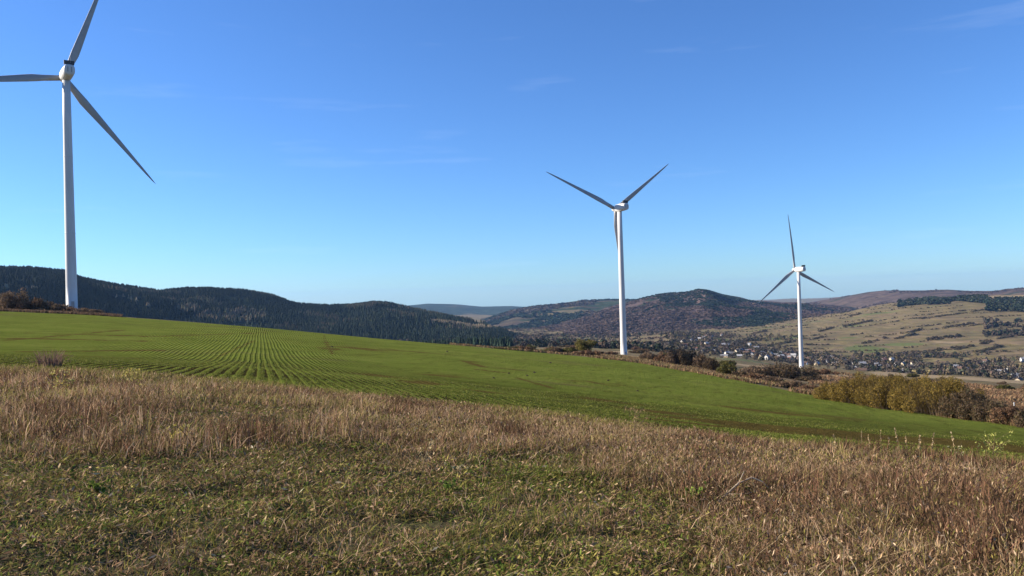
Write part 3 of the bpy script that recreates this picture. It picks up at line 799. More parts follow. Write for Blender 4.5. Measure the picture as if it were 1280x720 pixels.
def tree(name, label, px, dist, h, cw, cols, seed, py=None, r1=None, group=None, cat='tree', trunk_h=0.28, n=2600, leaf=None):
    p = at(px, dist) if py is None else hit(px, py, dist, r1 or dist * 2)
    r_ = math.hypot(p.x, p.y); az = math.atan2(p.x, p.y)
    t = empty(name, p, -az); rg = random.Random(seed)
    L = []
    for i in range(7):
        a = rg.uniform(0, 6.28); q = rg.uniform(0.1, 0.28) * cw
        L.append((q * math.cos(a), q * math.sin(a), h * (trunk_h + rg.uniform(0.2, 0.52)), cw * rg.uniform(.2, .3), cw * rg.uniform(.2, .3), h * rg.uniform(.17, .25)))
    leaf = leaf or max(0.1, 0.0011 * r_)
    link('crown', crown_mesh('crown', L, n, leaf, cols, seed), t)
    m = MB(); m.tube([(0, 0, -.3), (0.05, 0.03, h * .3), (-.05, 0.05, h * .65)], [h * .028, h * .02, h * .008], 7)
    for i in range(6):
        a = rg.uniform(0, 6.28); z = h * rg.uniform(.25, .5)
        m.tube([(0, 0, z), (math.cos(a) * cw * .2, math.sin(a) * cw * .2, z + h * .16), (math.cos(a) * cw * .36, math.sin(a) * cw * .36, z + h * .26)], [h * .012, h * .007, h * .003], 5)
    m.build('trunk', M_BARK, t)
    tag(t, label, cat, group)
    return t

# brown scrub round the foot of the first turbine, on the field's left crest
g = 'brown shrubs on the left crest'
shrub('shrub', 'shrub', 'brown leafless shrub at the far left end of the crest', g, -12, 262, 10, 6.2, BROWN, 1, k=5)
shrub('shrub', 'shrub', 'highest brown shrub on the crest, left of the nearest turbine', g, 22, 258, 10, 7.0, BROWN, 2, k=6)
shrub('shrub', 'shrub', 'rusty brown shrub sloping down towards the nearest turbine tower', g, 45, 254, 8, 5.0, RUSSET, 3, k=5)
shrub('shrub', 'shrub', 'low brown shrub just left of the nearest turbine tower', g, 68, 252, 7, 3.6, BROWN, 4, k=4)
shrub('shrub', 'shrub', 'low brown thicket in front of the foot of the nearest turbine tower', g, 86, 250, 7, 2.6, RUSSET, 5, k=5)
shrub('shrub', 'shrub', 'flat brown scrub trailing right of the nearest turbine tower', g, 108, 246, 8, 2.0, BROWN, 6, k=5)

# round tree and low bushes left of the middle turbine
tree('round_tree', 'round olive tree on the field edge left of the middle turbine', 731, 300, 7.4, 8.6, [(0.15, 0.13, 0.035), (0.11, 0.105, 0.03), (0.17, 0.135, 0.04)], 11, trunk_h=0.06, n=5200, leaf=0.26)
g = 'small bushes beside the round olive tree'
shrub('bush', 'bush', 'low dark bush touching the left side of the round olive tree', g, 712, 312, 5.5, 2.6, OLIVE, 12, k=4)
shrub('bush', 'bush', 'small brown bush just right of the round olive tree', g, 747, 318, 4.0, 2.0, BROWN, 13, k=3)

# leafless bushes along the field edge right of the middle turbine
g = 'leafless bushes along the far edge of the field'
edge = [(812, 285, 8, 3.4, BROWN, 'low brown bush nearest the right side of the middle turbine'),
        (829, 270, 6, 4.0, RUSSET, 'rusty bush second to the right of the middle turbine'),
        (846, 255, 7.5, 7.0, BROWN, 'tallest brown leafless bush right of the middle turbine'),
        (862, 250, 7.0, 6.6, DARKB, 'broad dark leafless bush beside the tallest one, far field edge'),
        (876, 238, 5.0, 5.2, BROWN, 'thin greyish leafless bush between two dark ones on the field edge'),
        (888, 228, 4.6, 4.4, DARKB, 'dark round bush ending the leafless row, before the olive bush'),
        (907, 190, 4.8, 3.6, OLIVE, 'olive green bush alone on the field edge below the village'),
        (922, 186, 3.4, 2.0, DARKB, 'small dark bush leaning against the olive bush'),
        (941, 182, 4.6, 2.2, RUSSET, 'low rusty bush right of the olive bush'),
        (962, 176, 5.0, 2.0, BROWN, 'flat brown bush between the olive bush and the yellow willows'),
        (985, 160, 4.2, 1.8, BROWN, 'low tan bush below the smallest turbine'),
        (1010, 150, 4.2, 1.9, RUSSET, 'low rusty bush touching the left of the yellow willows')]
for i, (px, r_, w, h, c, lab) in enumerate(edge):
    shrub('bush', 'bush', lab, g, px, r_, w, h, c, 20 + i, k=5 if h > 3 else 4)

# scrub in front of the third turbine
g = 'dark thickets at the foot of the smallest turbine'
for i, (px, py, w, h, c, lab) in enumerate([
        (950, 474, 16, 4.2, BROWN, 'brown thicket left of the smallest turbine, lying low on the terrace'),
        (975, 474, 17, 6.5, DARKB, 'dark thicket immediately left of the smallest turbine foot'),
        (1000, 474, 15, 7.0, DARKB, 'dark thicket hiding the foot of the smallest turbine'),
        (1012, 477, 9, 4.2, DARKB, 'dark shrub immediately right of the smallest turbine foot'),
        (1030, 468, 14, 3.6, RUSSET, 'rusty thicket trailing right of the smallest turbine')]):
    shrub('thicket', 'thicket', lab, g, px, 330, w, h, c, 40 + i, py=py, r1=560, k=6, twigs=90)

# yellow willows beside the field
g = 'yellow willow shrubs along the right field edge'
wl = [(1058, 116, 5.6, 3.4, 'leftmost yellow willow shrub, smallest of the yellow row'),
      (1076, 112, 5.6, 4.5, 'second yellow willow shrub from the left of the yellow row'),
      (1095, 111, 5.6, 5.0, 'third yellow willow shrub from the left of the yellow row'),
      (1116, 107, 6.0, 5.1, 'middle yellow willow shrub of the yellow row'),
      (1139, 106, 5.8, 5.2, 'fifth yellow willow shrub from the left of the yellow row'),
      (1160, 102, 5.8, 5.0, 'sixth yellow willow shrub, next to last of the yellow row'),
      (1183, 100, 5.6, 4.6, 'last yellow willow shrub of the row, touching the dark brambles')]
for i, (px, r_, w, h, lab) in enumerate(wl):
    shrub('willow_shrub', 'shrub', lab, g, px, r_, w * 1.55, h, YELLOW, 60 + i, leaf=0.085, n=24000, k=9, twigs=300, depth=5)
g = 'dark bramble bushes at the right field edge'
for i, (px, r_, w, h, c, lab) in enumerate([
        (1208, 96, 4.6, 3.9, DARKB, 'dark bramble bush against the last yellow willow'),
        (1228, 93, 4.4, 3.0, DARKB, 'dark bramble bush in the middle of the bramble row'),
        (1248, 91, 4.0, 2.6, DARKB, 'lower dark bramble bush left of the reddish one'),
        (1270, 88, 4.2, 2.4, RUSSET, 'reddish bramble bush at the right edge of the picture'),
        (1300, 86, 4.5, 2.4, DARKB, 'dark bramble bush beyond the reddish one')]):
    shrub('bramble_bush', 'bush', lab, g, px, r_, w * 1.1, h, c, 80 + i, leaf=0.10, n=9000, k=6, depth=3.6)

# lone leafless shrub at the near left field edge
t = shrub('bare_shrub', 'shrub', 'small reddish leafless shrub between dry grass and green field, left', None, 62, 33, 1.35, 0.8, [(0.26, 0.15, 0.11), (0.20, 0.12, 0.09)], 95, leaf=0.022, n=700, twigs=90, k=4)
for c_ in t.children:
    if c_.name.startswith('branches'): c_.data.attributes['tint'].data.foreach_set('color', np.tile(np.array([0.20, 0.125, 0.095, 1], np.float32), len(c_.data.vertices)))

# scattered scrub on the slopes between field and village
g = 'low shrubs scattered over the terrace below the field'
sc = []
for k in range(46):
    px = rng.uniform(640, 1290); py0 = np.interp(px, [640, 780, 900, 1000, 1100, 1200, 1290], [437, 443, 466, 480, 484, 488, 496]); py = py0 - rng.uniform(-3, 14)
    sc.append((px, py))
sc.sort()
COLN = {0: ('brown', BROWN), 1: ('rusty', RUSSET), 2: ('dark', DARKB), 3: ('olive', OLIVE)}
_proto = {}
def spot_name(px):
    marks = [(640, 'far left end of the terrace'), (700, 'left of the round olive tree'), (765, 'between round olive tree and middle turbine'), (800, 'just right of the middle turbine'),
             (880, 'behind the leafless bush row'), (960, 'left of the smallest turbine'), (1040, 'right of the smallest turbine'), (1110, 'above the left end of the yellow willows'),
             (1170, 'above the middle of the yellow willows'), (1220, 'above the dark brambles'), (1300, 'near the white post')]
    return min(marks, key=lambda m_: abs(m_[0] - px))[1]
cnt = {}
for k, (px, py) in enumerate(sc):
    ci = int(rng.integers(0, 4)); nm, cols = COLN[ci]
    p = hit(px, py, 240, 1000); r_ = math.hypot(p.x, p.y)
    if r_ > 980: continue
    w = rng.uniform(4, 11) * (0.6 + r_ / 900); h = rng.uniform(1.2, 3.6) * (0.6 + r_ / 900)
    if ci not in _proto:
        t = empty('terrace_shrub'); link('foliage', crown_mesh('foliage', lobes_for(8, 2.6, 130 + ci, 5, 5), 1500, 0.3, cols, 130 + ci), t)
        link('branches', twig_mesh('branches', 60, 2.4, 3.5, 140 + ci, 0.07, M_GRASS, [(0.07, 0.05, 0.036)]), t); _proto[ci] = t
    else: t = copy_tree(_proto[ci])
    t.location = p; t.rotation_euler = (0, 0, rng.uniform(-.5, .5)); t.scale = (w / 8, w / 8, h / 2.6)
    key = (nm, spot_name(px)); cnt[key] = cnt.get(key, 0) + 1
    ordn = ['', 'second ', 'third ', 'fourth ', 'fifth ', 'sixth ', 'seventh ', 'eighth '][cnt[key] - 1]
    tag(t, f'{ordn}low {nm} shrub {key[1]}', 'shrub', g)

# ------------------------------------------------------------------ white post by the right-hand scrub
pp = at(1265, 118); t = empty('marker_post', pp)
m = MB(); m.tube([(0, 0, -.2), (0, 0, 1.75)], [.07, .07], 10); m.build('post', M_WHITE, t)
m = MB(); m.tube([(0, 0, 1.75), (0, 0, 1.84)], [.085, .05], 10); m.build('cap', M_GREY, t)
tag(t, 'short white marker post standing in the rough grass behind the brambles', 'post')

# ------------------------------------------------------------------ the village
def paint(name, c, sc_=1.2, v=0.18, rough=0.85):
    m_, nt_, b_ = new_mat(name, rough, 0.2)
    nt_.links.new(ramp(nt_, noise_node(nt_, sc_, 5, 0.6), [(0.3, tuple(x * (1 - v) for x in c)), (0.7, tuple(min(1, x * (1 + v)) for x in c))]), b_.inputs['Base Color'])
    return m_
WALLS = {'white': paint('wall_white', (0.56, 0.54, 0.50)), 'cream': paint('wall_cream', (0.50, 0.43, 0.32)), 'grey': paint('wall_grey', (0.34, 0.32, 0.30)), 'yellow': paint('wall_yellow', (0.48, 0.39, 0.26))}
ROOFS = {'red': paint('roof_red', (0.20, 0.10, 0.075)), 'brown': paint('roof_brown', (0.12, 0.075, 0.055)), 'grey': paint('roof_grey', (0.20, 0.20, 0.21)), 'pale': paint('roof_pale', (0.36, 0.35, 0.34), rough=0.7)}
M_GLASS, nt, b = new_mat('window_glass', 0.12, 0.6); b.inputs['Base Color'].default_value = (0.03, 0.035, 0.045, 1)
_hm = {}
def house_meshes(wc, rc, k):
    key = (wc, rc, k)
    if key in _hm: return _hm[key]
    W, D, Hh, rh = [(9, 7.5, 4.2, 3.4), (12, 7.5, 3.4, 3.0), (8, 8, 5.8, 3.2), (15, 7, 3.2, 2.4)][k]
    m = MB(); m.box((0, 0, Hh / 2 - 1), (W, D, Hh + 2))
    x = W / 2
    m.add([(-x, -D / 2, Hh), (-x, D / 2, Hh), (-x, 0, Hh + rh - .1), (x, -D / 2, Hh), (x, D / 2, Hh), (x, 0, Hh + rh - .1)], [(0, 2, 1), (3, 4, 5)])
    wall = m.mesh('wall', WALLS[wc])
    e = 0.55; ex = W / 2 + e; dy = D / 2 + e; dz = Hh - rh * e / (D / 2); th = 0.22
    m = MB()
    for s in (-1, 1):
        A = [(-ex, s * dy, dz), (ex, s * dy, dz), (ex, 0, Hh + rh), (-ex, 0, Hh + rh)]
        B = [(a_[0], a_[1], a_[2] + th) for a_ in A]
        m.add(A + B, [(0, 1, 2, 3), (7, 6, 5, 4), (0, 4, 5, 1), (2, 6, 7, 3), (1, 5, 6, 2), (3, 7, 4, 0)])
    roof = m.mesh('roof', ROOFS[rc])
    m = MB(); m.box((W * .2, D * .12, Hh + rh + .3), (.7, .7, 1.8)); chim = m.mesh('chimney', WALLS['grey'])
    wins = []
    for i in range(3):
        for zz in ([1.6] if Hh < 5 else [1.5, 4.1]):
            for s in (-1, 1):
                m = MB(); m.box(((-.32 + .32 * i) * W, s * (D / 2 + .02), zz), (1.2, .12, 1.3)); wins.append(m.mesh('window', M_GLASS))
    m = MB(); m.box((-W * .16, -D / 2 - .03, 0.95), (1.0, .12, 2.0)); door = m.mesh('door', ROOFS['brown'])
    _hm[key] = (wall, roof, chim, wins, door); return _hm[key]

ROWPX = []
for x, y in [(165,215),(205,205),(230,240),(275,170),(335,170),(280,262),(100,262),(30,240),(400,240),(380,275),(460,275),(430,155),(545,300),(585,290),(615,295),(640,320),(720,320),(735,345),(600,345),(505,350),(435,340),
             (770,350),(800,350),(830,372),(800,290),(735,260),(900,360),(950,345),(945,385),(1010,375),(1055,360),(1110,380),(1145,380),(1195,370),(1250,400),(410,340),(565,350),(690,325),(965,370),(1050,400),(330,250),(120,225),(60,270),(205,255),(900,385),(860,400),(1080,395),(1160,405),(480,310)]:
    ROWPX.append((850 + x / 8.47, 400 + y / 8.47))
for x, y in [(45,385),(100,372),(155,402),(300,420),(390,410),(515,425),(570,430),(650,420),(640,448),(815,540),(880,485),(980,480),(1060,435),(1140,430),(1190,480),(1265,475),(830,465),(450,440),(350,465),(240,430),(720,455)]:
    ROWPX.append((980 + x / 8.47, 400 + y / 8.47))
for x, y in [(80,490),(110,455),(550,515),(590,540),(670,530),(830,515),(785,575),(930,588),(1100,535),(1065,560),(1260,430),(1215,650),(15,550),(860,455),(1000,560),(1180,600)]:
    ROWPX.append((1130 + x / 8.47, 400 + y / 8.47))
for x, y in [(300,300),(350,330),(160,300),(250,320),(500,270),(560,245),(680,300),(700,360),(860,345),(880,375),(920,410),(990,340),(1020,405),(1130,360),(1180,345),(630,380),(540,370),(470,380),(250,190),(380,215),(130,180),(760,380)]:
    ROWPX.append((850 + x / 8.47, 400 + y / 8.47))
for x, y in [(60,420),(130,440),(210,455),(260,405),(340,440),(480,400),(540,470),(700,480),(760,500),(900,450),(1020,500),(1100,490),(60,350)]:
    ROWPX.append((980 + x / 8.47, 400 + y / 8.47))
ROWPX.sort()
def nth(n):
    w = ['first', 'second', 'third', 'fourth', 'fifth', 'sixth', 'seventh', 'eighth', 'ninth', 'tenth', 'eleventh', 'twelfth', 'thirteenth', 'fourteenth', 'fifteenth', 'sixteenth', 'seventeenth', 'eighteenth', 'nineteenth', 'twentieth']
    return w[n - 1] if n <= 20 else 'twenty-' + w[n - 21]
hc = {}; HOUSES = []
for k, (px, py) in enumerate(ROWPX):
    p = hit(px, py + 1.5, 1060, 2600)
    wc = rng.choice(['white', 'white', 'cream', 'grey', 'yellow', 'white']); rc = rng.choice(['red', 'brown', 'grey', 'pale', 'brown', 'grey']); kd = int(rng.integers(0, 4))
    wc, rc = str(wc), str(rc)
    t = empty('house', p, rng.uniform(-1.2, 1.2)); HOUSES.append(p); q_ = rng.uniform(.66, .9); t.scale = (q_, q_, q_)
    wall, roof, chim, wins, door = house_meshes(wc, rc, kd)
    link('wall', wall, t); r_o = link('roof', roof, t); link('chimney', chim, r_o); link('door', door, t)
    for w_ in wins: link('window', w_, t)
    part_ = 'village left part' if px < 930 else ('village middle' if px < 1002 else ('right of smallest turbine' if px < 1100 else 'right end of valley'))
    key = (wc, rc, part_); hc[key] = hc.get(key, 0) + 1
    tag(t, f'{wc} house with {rc} roof, {nth(hc[key])} such from the left, {part_}', 'house', 'houses of the village in the valley')

# ------------------------------------------------------------------ woods, hedges and village trees
GREYB = [(0.085, 0.065, 0.055), (0.07, 0.06, 0.045), (0.10, 0.075, 0.055), (0.055, 0.06, 0.035), (0.12, 0.09, 0.055), (0.05, 0.045, 0.04)]
def mass(name, n, fn_xy, hr, cols, temps=CLUMP, wr=(0.7, 1.2), sink=0.8):
    x, y = fn_xy(n); P = np.stack([x, y, ground_z(x, y) - sink], 1)
    h = rng.uniform(hr[0], hr[1], len(P)); wd = h * rng.uniform(wr[0], wr[1], len(P))
    return wood(name, P, h, wd, pal(cols, len(P), 0.3), '', temps)

def polar_xy(az, r_): return r_ * np.sin(np.radians(az)), r_ * np.cos(np.radians(az))
def pxaz(px): return np.interp(px, [-200, 0, 200, 400, 640, 800, 1000, 1200, 1500], [pix(q, 430)[0] for q in (-200, 0, 200, 400, 640, 800, 1000, 1200, 1500)])

# trees growing among the houses
def near_houses(n):
    hx = np.array([[p.x, p.y] for p in HOUSES]); k = rng.integers(0, len(hx), n)
    a = rng.uniform(0, 6.28, n); q = rng.uniform(9, 60, n); x = hx[k, 0] + q * np.cos(a) * 0.8; y = hx[k, 1] + q * np.sin(a) * 1.5
    # keep them off the houses
    d = np.min(np.hypot(x[:, None] - hx[None, :, 0], (y[:, None] - hx[None, :, 1])), 1)
    inf = np.min(np.where((y[:, None] < hx[None, :, 1]) & (hx[None, :, 1] - y[:, None] < 70), np.abs(x[:, None] - hx[None, :, 0]), 99), 1)
    m = (d > 8) & (inf > 5.5); return x[m], y[m]
mass('village_woods', 2600, near_houses, (5, 10), GREYB)
# grey-brown woodland round the village and on the right of the valley floor
def valley_trees(n):
    px = np.concatenate([rng.uniform(840, 1010, n // 5), rng.uniform(1010, 1420, n - n // 5)])
    r_ = np.where(px < 1010, rng.uniform(1250, 2250, n), rng.uniform(1080, 1750, n))
    x, y = polar_xy(pxaz(px), r_); m = fbm(x / 90, y / 90, 3, 31) > 0.5
    hx = np.array([[p.x, p.y] for p in HOUSES])
    inf = np.min(np.where((y[:, None] < hx[None, :, 1]) & (hx[None, :, 1] - y[:, None] < 110), np.abs(x[:, None] - hx[None, :, 0]), 99), 1)
    m &= inf > 6.5
    return x[m], y[m]
mass('valley_woods', 6500, valley_trees, (5, 10), GREYB + [(0.15, 0.12, 0.055), (0.03, 0.04, 0.028)])
# dark belt behind the field in the middle distance, thinning towards the right
def mid_belt(n):
    px = rng.uniform(300, 850, n); r_ = 900 + rng.uniform(0, 1, n) ** 1.2 * 1500
    x, y = polar_xy(pxaz(px), r_); nn = fbm(x / 130, y / 45, 3, 44)
    th = np.interp(px, [300, 560, 660, 850], [0.40, 0.46, 0.60, 0.62]); m = nn > th
    return x[m], y[m]
mass('valley_tree_belts', 5200, mid_belt, (6, 12), [(0.025, 0.035, 0.02), (0.035, 0.04, 0.025), (0.06, 0.05, 0.035), (0.03, 0.035, 0.022), (0.09, 0.065, 0.045)])
def gap_scrub(n):
    px = rng.uniform(590, 880, n); r_ = rng.uniform(1500, 3700, n)
    x, y = polar_xy(pxaz(px), r_); m = fbm(x / 170, y / 90, 4, 47) > 0.44; return x[m], y[m]
mass('valley_scrub_vegetation', 6000, gap_scrub, (2, 6), [(0.105, 0.074, 0.058), (0.09, 0.066, 0.052), (0.12, 0.085, 0.06), (0.05, 0.05, 0.035), (0.14, 0.10, 0.065)], CLUMP_F, (1.3, 2.4))
# spruces standing at the foot of the near hill
def foot_spruce(n):
    px = rng.uniform(250, 640, n); r_ = 880 + rng.uniform(0, 1, n) * np.interp(px, [250, 640], [320, 160])
    return polar_xy(pxaz(px), r_)
mass('valley_spruces', 1300, foot_spruce, (9, 16), [(0.02, 0.034, 0.02), (0.03, 0.045, 0.025), (0.016, 0.026, 0.016)], CONIF, (0.8, 1.1))
# conifer plantation on the meadow hill
def plantation(n):
    px = np.concatenate([rng.uniform(1128, 1245, n // 2), rng.uniform(1235, 1420, n - n // 2)])
    r_ = np.where(px < 1240, rng.uniform(2950, 3300, n), rng.uniform(2700, 3150, n))
    x, y = polar_xy(pxaz(px), r_); m = fbm(x / 120, y / 120, 3, 61) > 0.36; return x[m], y[m]
mass('plantation_woods', 3000, plantation, (9, 15), [(0.02, 0.032, 0.02), (0.03, 0.04, 0.024), (0.04, 0.045, 0.03)], CLUMP_F, (0.8, 1.2))
def right_copse(n):
    px = rng.uniform(1235, 1420, n); r_ = rng.uniform(2050, 2500, n)
    x, y = polar_xy(pxaz(px), r_); m = fbm(x / 80, y / 80, 3, 66) > 0.50; return x[m], y[m]
mass('hillside_copse_woods', 1100, right_copse, (7, 13), [(0.025, 0.035, 0.024), (0.05, 0.045, 0.035), (0.08, 0.06, 0.045)], CLUMP_F)

# hedgerows following the terraces of the meadow hill: (px0,py0)-(px1,py1)
hd = [((1055, 408), (1090, 400)), ((1024, 414), (1042, 409)), ((1138, 415), (1152, 411)), ((1080, 429), (1110, 422)), ((1120, 423), (1145, 417)), ((1150, 398), (1210, 390)), ((1215, 389), (1240, 385)),
      ((1150, 441), (1200, 433)), ((1195, 437), (1240, 426)), ((1215, 441), (1262, 430)), ((935, 418), (958, 413)), ((905, 428), (960, 424)), ((960, 432), (992, 426)), ((1160, 424), (1200, 419)), ((1180, 409), (1216, 404)), ((1245, 423), (1280, 418)), ((1005, 425), (1030, 421)), ((1050, 397), (1075, 392))]
hl = ['dark hedge crossing the upper meadow above the smallest turbine blades', 'short hedge beside the tower of the smallest turbine', 'short dark hedge in the middle of the meadow hill', 'broken hedge above the bright green strip',
      'hedge climbing right from the broken hedge', 'long thin hedge under the dark plantation', 'thin hedge under the right part of the plantation', 'hedge at the foot of the meadow hill above the willows',
      'steep brown hedge low on the right of the meadow hill', 'lower parallel brown hedge on the right of the meadow hill', 'round dark hedge high above the left houses', 'long hedge just above the left houses',
      'hedge left of the smallest turbine, above the village', 'short hedge in the centre right of the meadow hill', 'hedge running towards the right copse', 'hedge ending at the right edge of the meadow hill',
      'short hedge right behind the smallest tower', 'faint hedge near the meadow skyline']
for k, ((x0, y0), (x1, y1)) in enumerate(hd):
    n = int(max(14, abs(x1 - x0) * 2.4)); P = []
    for i in range(n):
        f = i / (n - 1); q = hit(x0 + (x1 - x0) * f, y0 + (y1 - y0) * f + 1.0, 1400, 3600, 260); P.append((q.x + rng.uniform(-4, 4), q.y + rng.uniform(-6, 6)))
    P = np.array(P); keep = fbm(P[:, 0] / 40, P[:, 1] / 40, 2, k) > 0.32; P = P[keep]
    if len(P) < 4: continue
    Z = ground_z(P[:, 0], P[:, 1]) - 0.6; c0 = P[0]; pos = np.column_stack([P[:, 0] - c0[0], P[:, 1] - c0[1], Z - Z[0]])
    h = rng.uniform(1.8, 6.0, len(P)) * (0.5 + fbm(P[:, 0] / 25, P[:, 1] / 25, 2, 60 + k))
    me = scatter('hedgerow', CLUMP, pos, h, h * 1.6, pal([(0.06, 0.05, 0.035), (0.045, 0.045, 0.03), (0.09, 0.065, 0.045)], len(P), 0.3), M_TREE)
    o = link('hedgerow', me, loc=(c0[0], c0[1], Z[0])); tag(o, hl[k], 'hedgerow', 'hedgerows on the meadow hill')

def terrace_bushes(n):
    px = rng.uniform(860, 1420, n); r_ = rng.uniform(1750, 3500, n); x, y = polar_xy(pxaz(px), r_)
    # terraces follow the slope: distance across them, gently warped
    v_ = x * math.sin(R(-13)) + y * math.cos(R(-13)) + 90 * fbm(x / 500, y / 500, 3, 71)
    band = np.abs(((v_ / 78.0) % 1.0) - 0.5) < 0.055
    m = (band & (fbm(x / 160, y / 60, 3, 72) > 0.52)) | (rng.uniform(0, 1, n) < 0.0015)
    return x[m], y[m]
mass('hillside_scrub_vegetation', 52000, terrace_bushes, (2, 5), [(0.06, 0.05, 0.035), (0.05, 0.05, 0.03), (0.10, 0.07, 0.045), (0.13, 0.095, 0.055)], CLUMP_F, (1.0, 1.8))

# woodland covering the brown hills: real crowns so their skylines are ragged
def hill_wood(name, G, ns, n, hr, thr_scale, thr, ca, cb, seed, temps=CLUMP_F, a0=0, a1=1, opn_t=0.60, ns_top=None):
    P = on_hill(G, ns, n, 0.05, 1.02, a0, a1)
    nn = fbm(P[:, 0] / thr_scale, P[:, 1] / (thr_scale * 1.6), 4, seed); isb = nn > thr
    opn = fbm(P[:, 0] / (thr_scale * .6) + 9, P[:, 1] / (thr_scale * .9), 3, seed + 3) > opn_t
    if ns_top is not None:
        qx, qy = to_pix(P); up = (P[:, 2] > ns_top - 70 * (fbm(P[:, 0] / 260, P[:, 1] / 400, 4, seed + 11) - 0.5) * 2) & (qx > 745)
        foot_shade = (((qx - 925) / 66) ** 2 + ((qy - 403) / 7) ** 2) < 0.7 + 0.6 * fbm(P[:, 0] / 60, P[:, 1] / 120, 2, seed + 12)  # shadow along the hill foot, painted by giving crowns there the dark conifer colours
        isb = (isb & (fbm(P[:, 0] / 90, P[:, 1] / 90, 2, seed + 13) > .5)) | up | foot_shade
    P = P[~opn]; isb = isb[~opn]
    c = pal(ca, len(P), 0.07); c[isb] = pal(cb, int(isb.sum()), 0.12)
    c *= (0.7 + 0.6 * fbm(P[:, 0] / 70, P[:, 1] / 160, 3, seed + 7))[:, None]
    h = rng.uniform(hr[0], hr[1], len(P)); P[:, 2] -= h * 0.25
    wood(name, P, h, h * rng.uniform(1.5, 2.3, len(P)), c, '', temps, 0.07)
hill_wood('wooded_hill_trees_wood', HC, nsC, 21000, (5, 9), 520, 0.58, [(0.105, 0.073, 0.058), (0.112, 0.077, 0.060), (0.096, 0.069, 0.056)], [(0.02, 0.032, 0.02), (0.028, 0.038, 0.024)], 21, opn_t=0.78, ns_top=-72)
hill_wood('heather_ridge_woods', HD, nsD, 9000, (6, 12), 500, 0.55, [(0.09, 0.065, 0.055), (0.075, 0.055, 0.045)], [(0.03, 0.042, 0.026)], 29, opn_t=0.50)
hill_wood('middle_hill_trees_wood', HB, nsB, 7000, (10, 16), 500, 0.45, [(0.09, 0.07, 0.05), (0.07, 0.055, 0.042)], [(0.022, 0.036, 0.024), (0.03, 0.045, 0.028)], 26)

# ------------------------------------------------------------------ grass and weeds of the verge
AZ_PX = np.array([pix(q, 560)[0] for q in range(-400, 1801, 50)]); PXS = np.arange(-400, 1801, 50)
def col_of(az): return np.interp(az, AZ_PX, PXS)
def edge_r(az):
    return np.interp(az, AZT, RT[2])

def blades(name, az, r_, h, width, cols, lean=0.35, jit=0.25, seg=2, sink=0.0, mat=None, wind=0.15):
    n = len(az); x, y = polar_xy(az, r_); z = ground_z(x, y) - 0.015 - sink
    th = rng.uniform(0, 2 * math.pi, n); L = lean * rng.uniform(0.1, 1.6, n) * h
    lx = np.cos(th) * L + wind * h; ly = np.sin(th) * L
    fa = rng.uniform(0, math.pi, n); wx = np.cos(fa) * width / 2; wy = np.sin(fa) * width / 2
    vs = []
    for t, ww, b_ in ((0, 0.8, 0), (0.55, 1.0, 0.32), (1.0, 0.12, 1.0)) if seg == 2 else ((0, 1, 0), (1, .15, 1)):
        zz = z + h * t * (1 - 0.12 * b_); cx = x + lx * b_; cy = y + ly * b_
        vs.append(np.stack([cx - wx * ww, cy - wy * ww, zz], 1)); vs.append(np.stack([cx + wx * ww, cy + wy * ww, zz], 1))
    V = np.stack(vs, 1); k = V.shape[1]; base = (np.arange(n) * k)[:, None]
    Fc = np.concatenate([base + np.array([[2 * i, 2 * i + 1, 2 * i + 3, 2 * i + 2]]) for i in range(k // 2 - 1)], 0)
    C = np.repeat(np.clip(cols * rng.uniform(1 - jit, 1 + jit, (n, 1)), 0, 1), k, 0)
    return V.reshape(-1, 3), Fc, C

def join_blades(name, parts, mat=None, kind='stuff'):
    V = []; Fs = []; C = []; b_ = 0
    for v, f, c in parts:
        V.append(v); Fs.append(f + b_); C.append(c); b_ += len(v)
    o = link(name, mesh(name, np.vstack(V), [np.vstack(Fs)], mat or M_GRASS, colors=np.vstack(C)))
    if kind: tag(o, kind=kind)
    return o

def verge_pts(n, rmin=3.4, azmax=50, pw=1.0):
    az = rng.uniform(-azmax, azmax, n); u_ = rng.uniform(0, 1, n) ** pw
    rb = edge_r(az); return az, rmin + (rb - rmin) * u_, rb

def pick(cols, n): return np.array(cols, float)[rng.integers(0, len(cols), n)]
PINKTAN = [(0.42, 0.265, 0.16), (0.33, 0.205, 0.125), (0.52, 0.36, 0.22), (0.22, 0.125, 0.07), (0.36, 0.245, 0.125)]
STRAW = [(0.46, 0.34, 0.18), (0.38, 0.28, 0.14), (0.52, 0.40, 0.23), (0.30, 0.20, 0.10)]
DKBR = [(0.11, 0.065, 0.035), (0.08, 0.05, 0.028), (0.15, 0.09, 0.05)]
OLV = [(0.18, 0.17, 0.04), (0.24, 0.205, 0.055), (0.13, 0.135, 0.03), (0.29, 0.24, 0.07)]
GRN = [(0.12, 0.165, 0.028), (0.16, 0.20, 0.04), (0.085, 0.125, 0.022)]

def tallness(az, r_, rb):
    """how much of the tall dry stand grows here: a band along the field on the left, everywhere on the right"""
    px = col_of(az); f = r_ / rb; rr_ = r_
    start = np.interp(px, [0, 300, 640, 850, 1000, 1280], [0.42, 0.52, 0.55, 0.30, 0.12, 0.0])
    x, y = polar_xy(az, r_)
    return np.clip((f - start) / 0.30 + (fbm(x / 2.6, y / 2.6, 4, 201) - 0.5) * 3.6, 0, 1)

parts = []
